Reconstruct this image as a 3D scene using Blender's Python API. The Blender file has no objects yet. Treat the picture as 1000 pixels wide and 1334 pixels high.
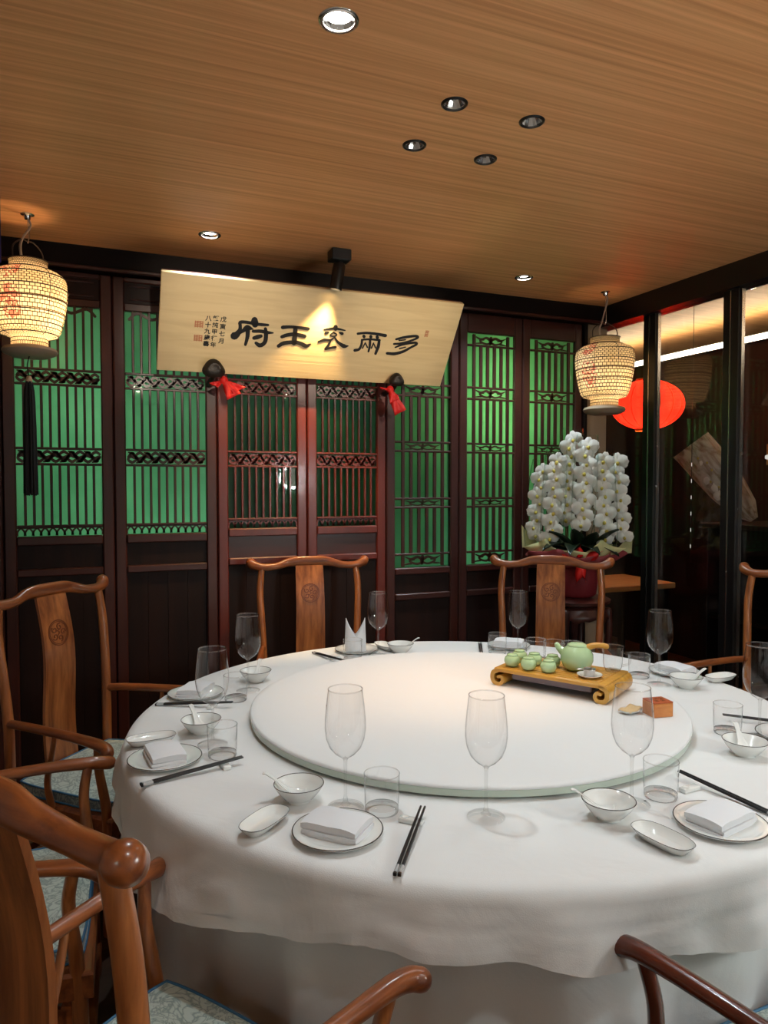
import bpy, bmesh, math, random
from mathutils import Vector, Matrix, noise
PI = math.pi
random.seed(7)
SC = bpy.context.scene
COL = SC.collection

# ------------------------------------------------------------------ camera, world, exposure
cam_d = bpy.data.cameras.new('camera')
cam_d.sensor_fit = 'HORIZONTAL'; cam_d.sensor_width = 36.0; cam_d.lens = 36.0 * 940.0 / 1000.0
cam_d.clip_start = 0.02; cam_d.clip_end = 60
cam = bpy.data.objects.new('camera', cam_d); COL.objects.link(cam)
cam.location = (0, 0, 1.5)
cam.rotation_euler = (math.radians(90 - 2.07), 0, math.radians(-22.5))
SC.camera = cam
world = bpy.data.worlds.new('world'); SC.world = world; world.use_nodes = True
world.node_tree.nodes['Background'].inputs[0].default_value = (0.9, 0.75, 0.6, 1)
world.node_tree.nodes['Background'].inputs[1].default_value = 0.004
SC.view_settings.view_transform = 'Standard'
SC.view_settings.look = 'None'
SC.view_settings.gamma = 1.0
SC.view_settings.exposure = 0.15
SC.view_settings.use_curve_mapping = False
SC.cycles.max_bounces = 10
SC.cycles.diffuse_bounces = 4
SC.cycles.glossy_bounces = 4
SC.cycles.transmission_bounces = 6
SC.cycles.transparent_max_bounces = 40
SC.cycles.caustics_reflective = False
SC.cycles.caustics_refractive = False
SC.cycles.sample_clamp_indirect = 4.0
P_CENTRE, P_SIDE, P_SPOT, P_LANTERN, P_BACK, P_LED, P_PEND, P_ACC = 20.0, 28.0, 85.0, 2.5, 70.0, 12.0, 185.0, 165.0

# ------------------------------------------------------------------ materials
def srgb(r, g, b):
    f = lambda c: (c / 255 / 12.92) if c / 255 <= 0.04045 else ((c / 255 + 0.055) / 1.055) ** 2.4
    return (f(r), f(g), f(b), 1.0)
class NB:
    def __init__(s, name):
        s.m = bpy.data.materials.new(name); s.m.use_nodes = True
        s.t = s.m.node_tree; s.n = s.t.nodes; s.b = s.n['Principled BSDF']; s.out = s.n['Material Output']
    def new(s, typ, **kw):
        n = s.n.new(typ)
        for k, v in kw.items():
            if k in n.inputs: n.inputs[k].default_value = v
            else: setattr(n, k, v)
        return n
    def link(s, a, b): s.t.links.new(a, b)
    def coords(s, scale=(1, 1, 1), rot=(0, 0, 0), kind='Object'):
        tc = s.new('ShaderNodeTexCoord'); mp = s.new('ShaderNodeMapping')
        mp.inputs['Scale'].default_value = scale; mp.inputs['Rotation'].default_value = rot
        s.link(tc.outputs[kind], mp.inputs['Vector']); return mp.outputs['Vector']
    def ramp(s, fac, stops):
        r = s.new('ShaderNodeValToRGB'); e = r.color_ramp.elements
        while len(e) < len(stops): e.new(0.5)
        for i, (p, c) in enumerate(stops): e[i].position = p; e[i].color = c
        s.link(fac, r.inputs[0]); return r.outputs[0]
    def bump(s, h, strength, dist=0.002):
        b = s.new('ShaderNodeBump'); b.inputs['Strength'].default_value = strength; b.inputs['Distance'].default_value = dist
        s.link(h, b.inputs['Height']); s.link(b.outputs[0], s.b.inputs['Normal'])
def plain(name, col, rough=0.5, metal=0.0, spec=0.5, coat=0.0):
    k = NB(name); k.b.inputs['Base Color'].default_value = col; k.b.inputs['Roughness'].default_value = rough
    k.b.inputs['Metallic'].default_value = metal; k.b.inputs['Specular IOR Level'].default_value = spec
    k.b.inputs['Coat Weight'].default_value = coat
    # fine procedural variation so that no surface is perfectly even
    n = k.new('ShaderNodeTexNoise', Scale=35.0, Detail=3.0); k.link(k.coords(), n.inputs['Vector'])
    mr = k.new('ShaderNodeMapRange'); mr.inputs['To Min'].default_value = max(0, rough - 0.05); mr.inputs['To Max'].default_value = min(1, rough + 0.05)
    k.link(n.outputs['Fac'], mr.inputs['Value']); k.link(mr.outputs[0], k.b.inputs['Roughness'])
    return k.m
def wood(name, c1, c2, scale, rough, coat=0.0, bump=0.08, rot=(0, 0, 0), detail=6.0, spec=0.5):
    k = NB(name); k.b.inputs['Specular IOR Level'].default_value = spec; v = k.coords(scale, rot)
    n = k.new('ShaderNodeTexNoise', Scale=1.0, Detail=detail, Roughness=0.62, Distortion=0.25); k.link(v, n.inputs['Vector'])
    k.link(k.ramp(n.outputs['Fac'], [(0.3, c1), (0.68, c2)]), k.b.inputs['Base Color'])
    k.b.inputs['Roughness'].default_value = rough; k.b.inputs['Coat Weight'].default_value = coat; k.b.inputs['Coat Roughness'].default_value = 0.12
    k.bump(n.outputs['Fac'], bump, 0.001)
    return k.m
def emit(name, col, strength):
    k = NB(name); e = k.new('ShaderNodeEmission'); e.inputs[0].default_value = col; e.inputs[1].default_value = strength
    k.link(e.outputs[0], k.out.inputs[0]); return k.m
def thin_glass(name, tint_face, tint_edge, ior=1.45, gain=1.0, rough=0.0, start=0.45):
    k = NB(name); lw = k.new('ShaderNodeLayerWeight'); lw.inputs[0].default_value = 0.5
    col = k.ramp(lw.outputs['Facing'], [(start, tint_face), (0.97, tint_edge)])
    tr = k.new('ShaderNodeBsdfTransparent'); k.link(col, tr.inputs[0])
    gl = k.new('ShaderNodeBsdfGlossy'); gl.inputs['Roughness'].default_value = rough
    fr = k.new('ShaderNodeFresnel'); ge = k.new('ShaderNodeNewGeometry')   # same reflectance from either side of a thin wall
    im = k.new('ShaderNodeMapRange'); im.inputs['To Min'].default_value = ior; im.inputs['To Max'].default_value = 1.0 / ior
    k.link(ge.outputs['Backfacing'], im.inputs['Value']); k.link(im.outputs[0], fr.inputs[0])
    ml = k.new('ShaderNodeMath', operation='MULTIPLY'); ml.use_clamp = True; ml.inputs[1].default_value = gain; k.link(fr.outputs[0], ml.inputs[0])
    mx = k.new('ShaderNodeMixShader'); k.link(ml.outputs[0], mx.inputs[0]); k.link(tr.outputs[0], mx.inputs[1]); k.link(gl.outputs[0], mx.inputs[2])
    k.link(mx.outputs[0], k.out.inputs[0]); return k.m
M = {}
M['ceiling'] = wood('ceiling wood', srgb(212, 142, 88), srgb(252, 188, 130), (0.55, 55, 55), 0.42, 0, 0.05, detail=8)
M['floor'] = wood('floor wood', srgb(60, 40, 26), srgb(92, 64, 42), (0.9, 14, 14), 0.4)
M['dark'] = wood('dark lacquered wood', srgb(44, 20, 17), srgb(70, 30, 24), (9, 9, 1.2), 0.38, 0.15, 0.15)
M['darkh'] = wood('dark lacquered rail wood', srgb(44, 20, 17), srgb(70, 30, 24), (1.2, 9, 9), 0.36, 0.15, 0.15)
M['panel'] = wood('dark panel wood', srgb(22, 13, 12), srgb(38, 21, 18), (12, 12, 0.8), 0.5, 0.0, 0.2, spec=0.2)
M['beam'] = wood('black beam wood', srgb(14, 9, 8), srgb(24, 15, 12), (1, 8, 8), 0.55, spec=0.12)
M['red'] = wood('door wood with red glow', srgb(76, 27, 21), srgb(106, 39, 29), (9, 9, 1.2), 0.34, 0.2, 0.12)  # the spotlight's reddish glow on the centre doors is put into this colour
M['chair'] = wood('rosewood chair', srgb(112, 58, 28), srgb(186, 114, 62), (38, 38, 3.5), 0.3, 0.4, 0.1)
M['chair_h'] = wood('rosewood chair rail', srgb(100, 48, 24), srgb(166, 94, 48), (3.5, 38, 38), 0.28, 0.4, 0.1)
M['chair_a'] = wood('rosewood armrest', srgb(100, 48, 24), srgb(166, 94, 48), (38, 3.5, 38), 0.28, 0.4, 0.1)
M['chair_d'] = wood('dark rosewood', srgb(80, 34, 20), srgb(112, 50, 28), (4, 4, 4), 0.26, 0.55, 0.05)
M['relief'] = plain('carved relief wood', srgb(118, 62, 32), 0.45)
M['black'] = plain('black metal', srgb(16, 15, 15), 0.35)
M['steel'] = plain('brushed steel', (0.62, 0.61, 0.6, 1), 0.25, 1.0)
M['chrome'] = plain('chrome', (0.85, 0.85, 0.85, 1), 0.08, 1.0)
M['porcelain'] = plain('white porcelain', (0.80, 0.80, 0.77, 1), 0.1, 0, 0.5, 0.4)
M['rimline'] = plain('dark rim line', srgb(66, 58, 52), 0.3)
M['celadon'] = plain('celadon glaze', srgb(176, 205, 160), 0.12, 0, 0.5, 0.5)
M['stick'] = plain('black lacquer chopstick', srgb(28, 27, 29), 0.3)
M['capgrey'] = plain('silver cap', srgb(178, 178, 178), 0.3)
M['ink'] = plain('black ink', srgb(20, 18, 20), 0.6)
M['seal'] = plain('vermilion seal', srgb(190, 120, 86), 0.7)
M['bamboo'] = wood('bamboo tray', srgb(176, 122, 40), srgb(214, 162, 70), (3, 30, 30), 0.35, 0.3)
M['boxwood'] = wood('orange box wood', srgb(186, 108, 52), srgb(214, 140, 74), (14, 40, 40), 0.4, 0.1)
M['biscuit'] = plain('beige tissue', srgb(222, 190, 140), 0.8)
M['bolt'] = plain('dark bronze knob', srgb(40, 33, 28), 0.45, 0.5)
M['redcloth'] = plain('red ribbon', srgb(214, 26, 22), 0.55)
M['tassel'] = plain('black tassel', srgb(14, 12, 13), 0.8)
M['lampbase'] = plain('lantern wood base', srgb(150, 132, 112), 0.6)
M['wire'] = plain('dark wire', srgb(42, 26, 14), 0.6)
M['cable'] = plain('grey cable', srgb(150, 138, 128), 0.5)
M['petal'] = plain('white orchid petal', (0.90, 0.89, 0.86, 1), 0.55)
M['lip'] = plain('yellow orchid lip', srgb(200, 180, 80), 0.5)
M['leaf'] = plain('dark green leaf', srgb(22, 36, 20), 0.35)
M['stem'] = plain('green stem', srgb(80, 100, 48), 0.5)
M['wrap'] = plain('pink wrapping fleece', srgb(150, 62, 66), 0.7)
M['wrap2'] = plain('crimson wrapping fleece', srgb(112, 16, 26), 0.7)
M['paper'] = plain('pale yellow paper', srgb(206, 204, 150), 0.6)
M['plaster'] = plain('beige plaster', srgb(140, 120, 98), 0.8)
M['wallpaint'] = plain('pale grey wall', srgb(208, 208, 204), 0.7)
M['darkwall'] = plain('dark corridor wall', srgb(44, 38, 34), 0.5)
M['greenwall'] = plain('grey wall behind screen', srgb(112, 118, 108), 0.8)
M['blue'] = plain('navy blue pelmet', srgb(22, 20, 110), 0.7)
M['counter'] = wood('pale counter wood', srgb(196, 152, 96), srgb(220, 178, 120), (3, 30, 30), 0.4)
M['ttglass'] = plain('green glass edge', srgb(186, 198, 184), 0.2, 0, 0.5, 0.3)
M['film'] = thin_glass('clear plastic film', (0.95, 0.97, 0.96, 1), (0.7, 0.8, 0.78, 1), 1.3, 1.0, 0.12)
M['glass'] = thin_glass('stemware glass', (0.99, 0.99, 0.99, 1), (0.42, 0.42, 0.43, 1), 1.45, 1.7, 0.0, 0.62)
M['glassbase'] = thin_glass('thick glass base', (0.965, 0.965, 0.96, 1), (0.22, 0.22, 0.23, 1), 1.5, 1.3, 0.0, 0.80)
M['tumbase'] = thin_glass('tumbler base glass', (0.93, 0.93, 0.925, 1), (0.12, 0.12, 0.13, 1), 1.5, 1.6, 0.0, 0.60)
M['window'] = thin_glass('window glass', (0.93, 0.93, 0.92, 1), (0.8, 0.8, 0.8, 1), 1.5, 1.0)
M['lampglow'] = emit('downlight lamp', (1.0, 0.93, 0.84, 1), 30)
M['warmglow'] = emit('warm spot lamp', (1.0, 0.72, 0.38, 1), 40)
M['dimglow'] = emit('dim centre lamp', (1.0, 0.85, 0.68, 1), 3.0)
M['led'] = emit('led strip', (1.0, 0.86, 0.62, 1), 9)
M['bulb'] = emit('lantern bulb', (1.0, 0.8, 0.5, 1), 25)
M['dot'] = emit('small white lamp', (1, 0.97, 0.9, 1), 0.7)
def mk_cloth():
    k = NB('white tablecloth'); k.b.inputs['Base Color'].default_value = (0.79, 0.785, 0.775, 1); k.b.inputs['Roughness'].default_value = 0.75
    k.b.inputs['Sheen Weight'].default_value = 0.1
    v = k.coords((1, 1, 1)); n = k.new('ShaderNodeTexNoise', Scale=3.6, Detail=4.0, Roughness=0.5, Distortion=0.9); k.link(v, n.inputs['Vector'])
    w = k.new('ShaderNodeTexNoise', Scale=420.0, Detail=1.0); k.link(v, w.inputs['Vector'])
    a = k.new('ShaderNodeMath', operation='MULTIPLY_ADD'); a.inputs[1].default_value = 0.03
    k.link(w.outputs['Fac'], a.inputs[0]); k.link(n.outputs['Fac'], a.inputs[2])
    k.bump(a.outputs[0], 0.55, 0.014); return k.m
M['cloth'] = mk_cloth()
def mk_napkin():
    k = NB('white napkin'); k.b.inputs['Base Color'].default_value = (0.78, 0.78, 0.80, 1); k.b.inputs['Roughness'].default_value = 0.8
    n = k.new('ShaderNodeTexNoise', Scale=60.0, Detail=3.0); k.link(k.coords(), n.inputs['Vector']); k.bump(n.outputs['Fac'], 0.3, 0.002); return k.m
M['napkin'] = mk_napkin()
def mk_cushion(name, c1, c2):
    k = NB(name); v = k.coords((1, 1, 1))
    vo = k.new('ShaderNodeTexVoronoi', Scale=34.0); vo.feature = 'DISTANCE_TO_EDGE'
    n = k.new('ShaderNodeTexNoise', Scale=14.0, Detail=4.0, Distortion=1.5); k.link(v, n.inputs['Vector'])
    mx = k.new('ShaderNodeMixRGB'); mx.inputs[0].default_value = 0.12; k.link(v, mx.inputs[1]); k.link(n.outputs['Color'], mx.inputs[2]); k.link(mx.outputs[0], vo.inputs['Vector'])
    k.link(k.ramp(vo.outputs['Distance'], [(0.02, c1), (0.16, c2)]), k.b.inputs['Base Color'])
    k.b.inputs['Roughness'].default_value = 0.5; k.b.inputs['Sheen Weight'].default_value = 0.3
    k.bump(vo.outputs['Distance'], 0.5, 0.004); return k.m
M['cushion'] = mk_cushion('pale damask cushion', srgb(140, 158, 152), srgb(196, 208, 198))
M['cushside'] = mk_cushion('cushion side band', srgb(96, 118, 128), srgb(158, 174, 172))
M['piping'] = plain('blue piping', srgb(52, 104, 140), 0.5)
def mk_board():
    k = NB('cream board'); v = k.coords((1.2, 14, 1)); n = k.new('ShaderNodeTexNoise', Scale=2.0, Detail=6.0, Distortion=0.6); k.link(v, n.inputs['Vector'])
    k.link(k.ramp(n.outputs['Fac'], [(0.3, srgb(214, 186, 138)), (0.6, srgb(226, 200, 152))]), k.b.inputs['Base Color'])
    k.b.inputs['Roughness'].default_value = 0.34; k.b.inputs['Coat Weight'].default_value = 0.25; k.b.inputs['Coat Roughness'].default_value = 0.25
    w = k.new('ShaderNodeTexNoise', Scale=1.0, Detail=3.0); k.link(k.coords((1.5, 45, 1)), w.inputs['Vector']); k.bump(w.outputs['Fac'], 0.25, 0.004); return k.m
M['board'] = mk_board()
def mk_pane():
    k = NB('green frosted pane')
    n = k.new('ShaderNodeTexNoise', Scale=3.0, Detail=3.0); k.link(k.coords(), n.inputs['Vector'])
    c = k.ramp(n.outputs['Fac'], [(0.25, (0.20, 0.44, 0.30, 1)), (0.75, (0.34, 0.62, 0.44, 1))])
    tr = k.new('ShaderNodeBsdfTranslucent'); k.link(c, tr.inputs[0])
    df = k.new('ShaderNodeBsdfDiffuse'); df.inputs[0].default_value = (0.01, 0.07, 0.035, 1)
    a = k.new('ShaderNodeMixShader'); a.inputs[0].default_value = 0.25; k.link(tr.outputs[0], a.inputs[1]); k.link(df.outputs[0], a.inputs[2])
    gl = k.new('ShaderNodeBsdfGlossy'); gl.inputs['Roughness'].default_value = 0.03
    fr = k.new('ShaderNodeFresnel'); fr.inputs[0].default_value = 1.45
    b = k.new('ShaderNodeMixShader'); k.link(fr.outputs[0], b.inputs[0]); k.link(a.outputs[0], b.inputs[1]); k.link(gl.outputs[0], b.inputs[2])
    k.link(b.outputs[0], k.out.inputs[0]); return k.m
M['pane'] = mk_pane()
def mk_lantern():
    # oiled paper behind a fine woven cane net, with brushed red characters
    k = NB('lantern paper'); tc = k.new('ShaderNodeTexCoord')
    br = k.new('ShaderNodeTexBrick'); br.inputs['Scale'].default_value = 1.0
    br.inputs['Color1'].default_value = (1, 1, 1, 1); br.inputs['Color2'].default_value = (0.82, 0.82, 0.82, 1); br.inputs['Mortar'].default_value = (0.05, 0.03, 0.01, 1)
    br.inputs['Mortar Size'].default_value = 0.085; br.inputs['Brick Width'].default_value = 1.0; br.inputs['Row Height'].default_value = 0.75
    mp = k.new('ShaderNodeMapping'); mp.inputs['Scale'].default_value = (48, 30, 1); k.link(tc.outputs['UV'], mp.inputs[0]); k.link(mp.outputs[0], br.inputs['Vector'])
    sx = k.new('ShaderNodeSeparateXYZ'); k.link(tc.outputs['UV'], sx.inputs[0])
    n = k.new('ShaderNodeTexNoise', Scale=9.0, Detail=4.0, Distortion=1.0); k.link(tc.outputs['Object'], n.inputs['Vector'])
    n2 = k.new('ShaderNodeTexNoise', Scale=22.0, Detail=5.0, Distortion=2.5); k.link(tc.outputs['Object'], n2.inputs['Vector'])
    base = k.ramp(n.outputs['Fac'], [(0.3, srgb(240, 218, 172)), (0.7, srgb(252, 238, 206))])
    # red mask: two brushed patches on one side of the lantern (u about 0.62, v about 0.45 and 0.7)
    def patch(cu, cv, ru, rv):
        a = k.new('ShaderNodeMath', operation='SUBTRACT'); a.inputs[1].default_value = cu; k.link(sx.outputs[0], a.inputs[0])
        a2 = k.new('ShaderNodeMath', operation='DIVIDE'); a2.inputs[1].default_value = ru; k.link(a.outputs[0], a2.inputs[0])
        b = k.new('ShaderNodeMath', operation='SUBTRACT'); b.inputs[1].default_value = cv; k.link(sx.outputs[1], b.inputs[0])
        b2 = k.new('ShaderNodeMath', operation='DIVIDE'); b2.inputs[1].default_value = rv; k.link(b.outputs[0], b2.inputs[0])
        p = k.new('ShaderNodeMath', operation='MULTIPLY'); k.link(a2.outputs[0], p.inputs[0]); k.link(a2.outputs[0], p.inputs[1])
        q = k.new('ShaderNodeMath', operation='MULTIPLY_ADD'); k.link(b2.outputs[0], q.inputs[0]); k.link(b2.outputs[0], q.inputs[1]); k.link(p.outputs[0], q.inputs[2])
        l = k.new('ShaderNodeMath', operation='LESS_THAN'); l.inputs[1].default_value = 1.0; k.link(q.outputs[0], l.inputs[0]); return l.outputs[0]
    s = k.new('ShaderNodeMath', operation='MAXIMUM'); k.link(patch(0.605, 0.70, 0.055, 0.14), s.inputs[0]); k.link(patch(0.615, 0.40, 0.05, 0.11), s.inputs[1])
    th = k.new('ShaderNodeMath', operation='GREATER_THAN'); th.inputs[1].default_value = 0.5; k.link(n2.outputs['Fac'], th.inputs[0])
    rm = k.new('ShaderNodeMath', operation='MULTIPLY'); k.link(s.outputs[0], rm.inputs[0]); k.link(th.outputs[0], rm.inputs[1])
    mr = k.new('ShaderNodeMixRGB'); mr.inputs[2].default_value = srgb(206, 40, 50); rs = k.new('ShaderNodeMath', operation='MULTIPLY'); rs.inputs[1].default_value = 0.72; k.link(rm.outputs[0], rs.inputs[0]); k.link(rs.outputs[0], mr.inputs[0]); k.link(base, mr.inputs[1])
    mm = k.new('ShaderNodeMixRGB', blend_type='MULTIPLY'); mm.inputs[0].default_value = 1.0; k.link(mr.outputs[0], mm.inputs[1]); k.link(br.outputs['Color'], mm.inputs[2])
    tr = k.new('ShaderNodeBsdfTranslucent'); k.link(mm.outputs[0], tr.inputs[0])
    df = k.new('ShaderNodeBsdfDiffuse'); k.link(mm.outputs[0], df.inputs[0])
    mx = k.new('ShaderNodeMixShader'); mx.inputs[0].default_value = 0.4; k.link(tr.outputs[0], mx.inputs[1]); k.link(df.outputs[0], mx.inputs[2])
    k.link(mx.outputs[0], k.out.inputs[0]); return k.m
M['lantern'] = mk_lantern()
def mk_redlantern():
    k = NB('red silk'); tr = k.new('ShaderNodeBsdfTranslucent'); tr.inputs[0].default_value = (0.95, 0.04, 0.02, 1)
    df = k.new('ShaderNodeBsdfDiffuse'); df.inputs[0].default_value = (0.7, 0.02, 0.015, 1)
    mx = k.new('ShaderNodeMixShader'); mx.inputs[0].default_value = 0.35; k.link(tr.outputs[0], mx.inputs[1]); k.link(df.outputs[0], mx.inputs[2]); k.link(mx.outputs[0], k.out.inputs[0]); return k.m
M['redsilk'] = mk_redlantern()

# ------------------------------------------------------------------ mesh helpers
def mesh(name, verts, faces, smooth=None, uvs=None):
    me = bpy.data.meshes.new(name); me.from_pydata([tuple(v) for v in verts], [], faces); me.validate(); me.update()
    if smooth is not None:
        me.polygons.foreach_set('use_smooth', [True] * len(me.polygons))
        if smooth < 180: me.set_sharp_from_angle(angle=math.radians(smooth))
    return me
def obj(name, me, mat, parent=None, loc=(0, 0, 0), rot=(0, 0, 0)):
    o = bpy.data.objects.new(name, me); COL.objects.link(o)
    if mat is not None and not me.materials: me.materials.append(M[mat] if isinstance(mat, str) else mat)
    o.location = loc; o.rotation_euler = rot
    if parent is not None: o.parent = parent
    return o
def tag(o, label, cat, group=None):
    o['label'] = label; o['category'] = cat
    if group: o['group'] = group
    return o
def struct(o): o['kind'] = 'structure'; return o
def thing(name, label, cat, loc=(0, 0, 0), rotz=0.0, group=None):
    o = bpy.data.objects.new(name, None); COL.objects.link(o); o.empty_display_size = 0.05
    o.location = loc; o.rotation_euler = (0, 0, rotz)
    return tag(o, label, cat, group)
def empty(name, parent=None, loc=(0, 0, 0), rot=(0, 0, 0)):
    o = bpy.data.objects.new(name, None); COL.objects.link(o); o.empty_display_size = 0.05
    o.location = loc; o.rotation_euler = rot
    if parent is not None: o.parent = parent
    return o
def dup(root, loc, rotz, label, group=None):
    r = root.copy(); COL.objects.link(r); r.location = loc; r.rotation_euler = (0, 0, rotz); r['label'] = label
    if group: r['group'] = group
    for ch in list(root.children):
        c = ch.copy(); COL.objects.link(c); c.parent = r
        for g in list(ch.children):
            d = g.copy(); COL.objects.link(d); d.parent = c
    return r
def bx(x0, x1, y0, y1, z0, z1, bev=0.0, seg=1):
    bm = bmesh.new(); bmesh.ops.create_cube(bm, size=1.0)
    for v in bm.verts:
        v.co = Vector(((x0 + x1) / 2 + v.co.x * (x1 - x0), (y0 + y1) / 2 + v.co.y * (y1 - y0), (z0 + z1) / 2 + v.co.z * (z1 - z0)))
    if bev > 0: bmesh.ops.bevel(bm, geom=bm.edges[:], offset=bev, segments=seg, profile=0.5, affect='EDGES')
    me = bpy.data.meshes.new('box'); bm.to_mesh(me); bm.free()
    if bev > 0 and seg > 1:
        me.polygons.foreach_set('use_smooth', [True] * len(me.polygons)); me.set_sharp_from_angle(angle=math.radians(50))
    return me
def lathe(prof, seg=32, smooth=50, sx=1.0, sy=1.0, uv=False):
    V = []; F = []; n = len(prof)
    for r, z in prof:
        for i in range(seg):
            a = 2 * PI * i / seg; V.append((r * math.cos(a) * sx, r * math.sin(a) * sy, z))
    for j in range(n - 1):
        for i in range(seg):
            k = (i + 1) % seg; F.append((j * seg + i, j * seg + k, (j + 1) * seg + k, (j + 1) * seg + i))
    me = bpy.data.meshes.new('lathe'); me.from_pydata(V, [], F)
    if uv:
        L = me.uv_layers.new(name='UVMap'); q = 0
        for j in range(n - 1):
            for i in range(seg):
                for (a, b) in ((i, j), (i + 1, j), (i + 1, j + 1), (i, j + 1)):
                    L.data[q].uv = (a / seg, b / (n - 1)); q += 1
    bm = bmesh.new(); bm.from_mesh(me); bmesh.ops.remove_doubles(bm, verts=bm.verts, dist=1e-5); bm.to_mesh(me); bm.free()
    me.polygons.foreach_set('use_smooth', [True] * len(me.polygons)); me.set_sharp_from_angle(angle=math.radians(smooth))
    return me
def catmull(P, n=6):
    P = [Vector(p) for p in P]
    if len(P) < 3: return [P[0].lerp(P[-1], i / n) for i in range(n + 1)] if len(P) == 2 else P
    out = []
    for i in range(len(P) - 1):
        p0 = P[i - 1] if i > 0 else P[0] * 2 - P[1]; p1 = P[i]; p2 = P[i + 1]; p3 = P[i + 2] if i + 2 < len(P) else P[-1] * 2 - P[-2]
        for k in range(n):
            t = k / n
            out.append(0.5 * ((2 * p1) + (p2 - p0) * t + (2 * p0 - 5 * p1 + 4 * p2 - p3) * t * t + (3 * p1 - p0 - 3 * p2 + p3) * t ** 3))
    out.append(P[-1]); return out
def lerp_list(W, m):
    return [W[min(len(W) - 2, int(t))] * (1 - (t - min(len(W) - 2, int(t)))) + W[min(len(W) - 2, int(t)) + 1] * (t - min(len(W) - 2, int(t))) for t in [i * (len(W) - 1) / (m - 1) for i in range(m)]]
def tube_geo(P, R, seg=8, cap=True, n=6, flat=None, closed=False):
    """smooth tube; R radii per control point; flat = (kx, kz) per control point scaling of the section (side, up)"""
    pts = catmull(P, n) if not closed else [Vector(p) for p in P]
    rad = lerp_list(R, len(pts)) if isinstance(R, (list, tuple)) else [R] * len(pts)
    fl = None
    if flat: fl = list(zip(lerp_list([f[0] for f in flat], len(pts)), lerp_list([f[1] for f in flat], len(pts))))
    V = []; F = []; m = len(pts); up0 = Vector((0, 0, 1)); prev = None
    def frame(i):
        nonlocal prev
        if closed: t = (pts[(i + 1) % m] - pts[i - 1]).normalized()
        else: t = (pts[min(i + 1, m - 1)] - pts[max(i - 1, 0)]).normalized()
        if prev is None:
            ref = up0 if abs(t.z) < 0.9 else Vector((0, 1, 0)); s = t.cross(ref).normalized()
        else: s = (prev - t * prev.dot(t)).normalized()
        prev = s; return t, s, s.cross(t).normalized()
    rings = []
    def ring(c, s, u, r, k):
        b = len(V)
        for j in range(seg):
            a = 2 * PI * j / seg; V.append(c + s * (math.cos(a) * r * k[0]) + u * (math.sin(a) * r * k[1]))
        rings.append(b)
    for i in range(m):
        t, s, u = frame(i); k = fl[i] if fl else (1, 1)
        if i == 0 and cap and not closed:
            for q in (0.15, 0.4, 0.65, 0.85): ring(pts[0] - t * rad[0] * math.cos(q * PI / 2) * 1.0, s, u, rad[0] * math.sin(q * PI / 2), k)
        ring(pts[i], s, u, rad[i], k)
        if i == m - 1 and cap and not closed:
            for q in (0.85, 0.65, 0.4, 0.15): ring(pts[-1] + t * rad[-1] * math.cos(q * PI / 2) * 1.0, s, u, rad[-1] * math.sin(q * PI / 2), k)
    for a, b in list(zip(rings, rings[1:])) + ([(rings[-1], rings[0])] if closed else []):
        for j in range(seg):
            q = (j + 1) % seg; F.append((a + j, a + q, b + q, b + j))
    if not closed: F.append(tuple(rings[0] + j for j in reversed(range(seg)))); F.append(tuple(rings[-1] + j for j in range(seg)))
    return V, F
def tube(P, R, seg=8, smooth=180, **kw): V, F = tube_geo(P, R, seg, **kw); return mesh('tube', V, F, smooth)
def join_geo(parts, smooth=None):
    V = []; F = []
    for v, f in parts:
        b = len(V); V += list(v); F += [tuple(i + b for i in q) for q in f]
    return mesh('geo', V, F, smooth)
def ribbon_geo(P, W, depth, n=5, z0=0.0, cap=True):
    """flat brush stroke in the XY plane, raised from z0 to z0+depth"""
    pts = [Vector((p[0], p[1], 0)) for p in P]; pts = catmull(pts, n)
    w = lerp_list(W, len(pts)); L = []; R = []
    m = len(pts)
    for i in range(m):
        t = (pts[min(i + 1, m - 1)] - pts[max(i - 1, 0)])
        t = t.normalized() if t.length > 1e-9 else Vector((1, 0, 0)); s = Vector((-t.y, t.x, 0))
        if i == 0: t0 = t
        if i == m - 1: t1 = t
        L.append(pts[i] + s * w[i] / 2); R.append(pts[i] - s * w[i] / 2)
    if cap:
        for q in (0.45, 0.85):
            s0 = Vector((-t0.y, t0.x, 0)); c = math.cos(q * PI / 2); k = math.sin(q * PI / 2)
            L.insert(0, pts[0] + s0 * w[0] / 2 * c - t0 * w[0] / 2 * k); R.insert(0, pts[0] - s0 * w[0] / 2 * c - t0 * w[0] / 2 * k)
            s1 = Vector((-t1.y, t1.x, 0)); L.append(pts[-1] + s1 * w[-1] / 2 * c + t1 * w[-1] / 2 * k); R.append(pts[-1] - s1 * w[-1] / 2 * c + t1 * w[-1] / 2 * k)
    V = []; F = []
    for l, r in zip(L, R):
        V += [(l.x, l.y, z0 + depth), (r.x, r.y, z0 + depth), (r.x, r.y, z0), (l.x, l.y, z0)]
    for i in range(len(L) - 1):
        a = i * 4; b = a + 4
        F += [(a, a + 1, b + 1, b), (a + 1, a + 2, b + 2, b + 1), (a + 3, a, b, b + 3), (a + 2, a + 3, b + 3, b + 2)]
    F += [(3, 2, 1, 0), tuple(len(V) - 4 + i for i in range(4))]
    return V, F
def xform(geo, mat):
    return [mat @ Vector(v) for v in geo[0]], geo[1]
UPRIGHT = Matrix.Rotation(PI / 2, 4, 'X')          # XY drawing -> XZ plane, raised towards -Y

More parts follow.
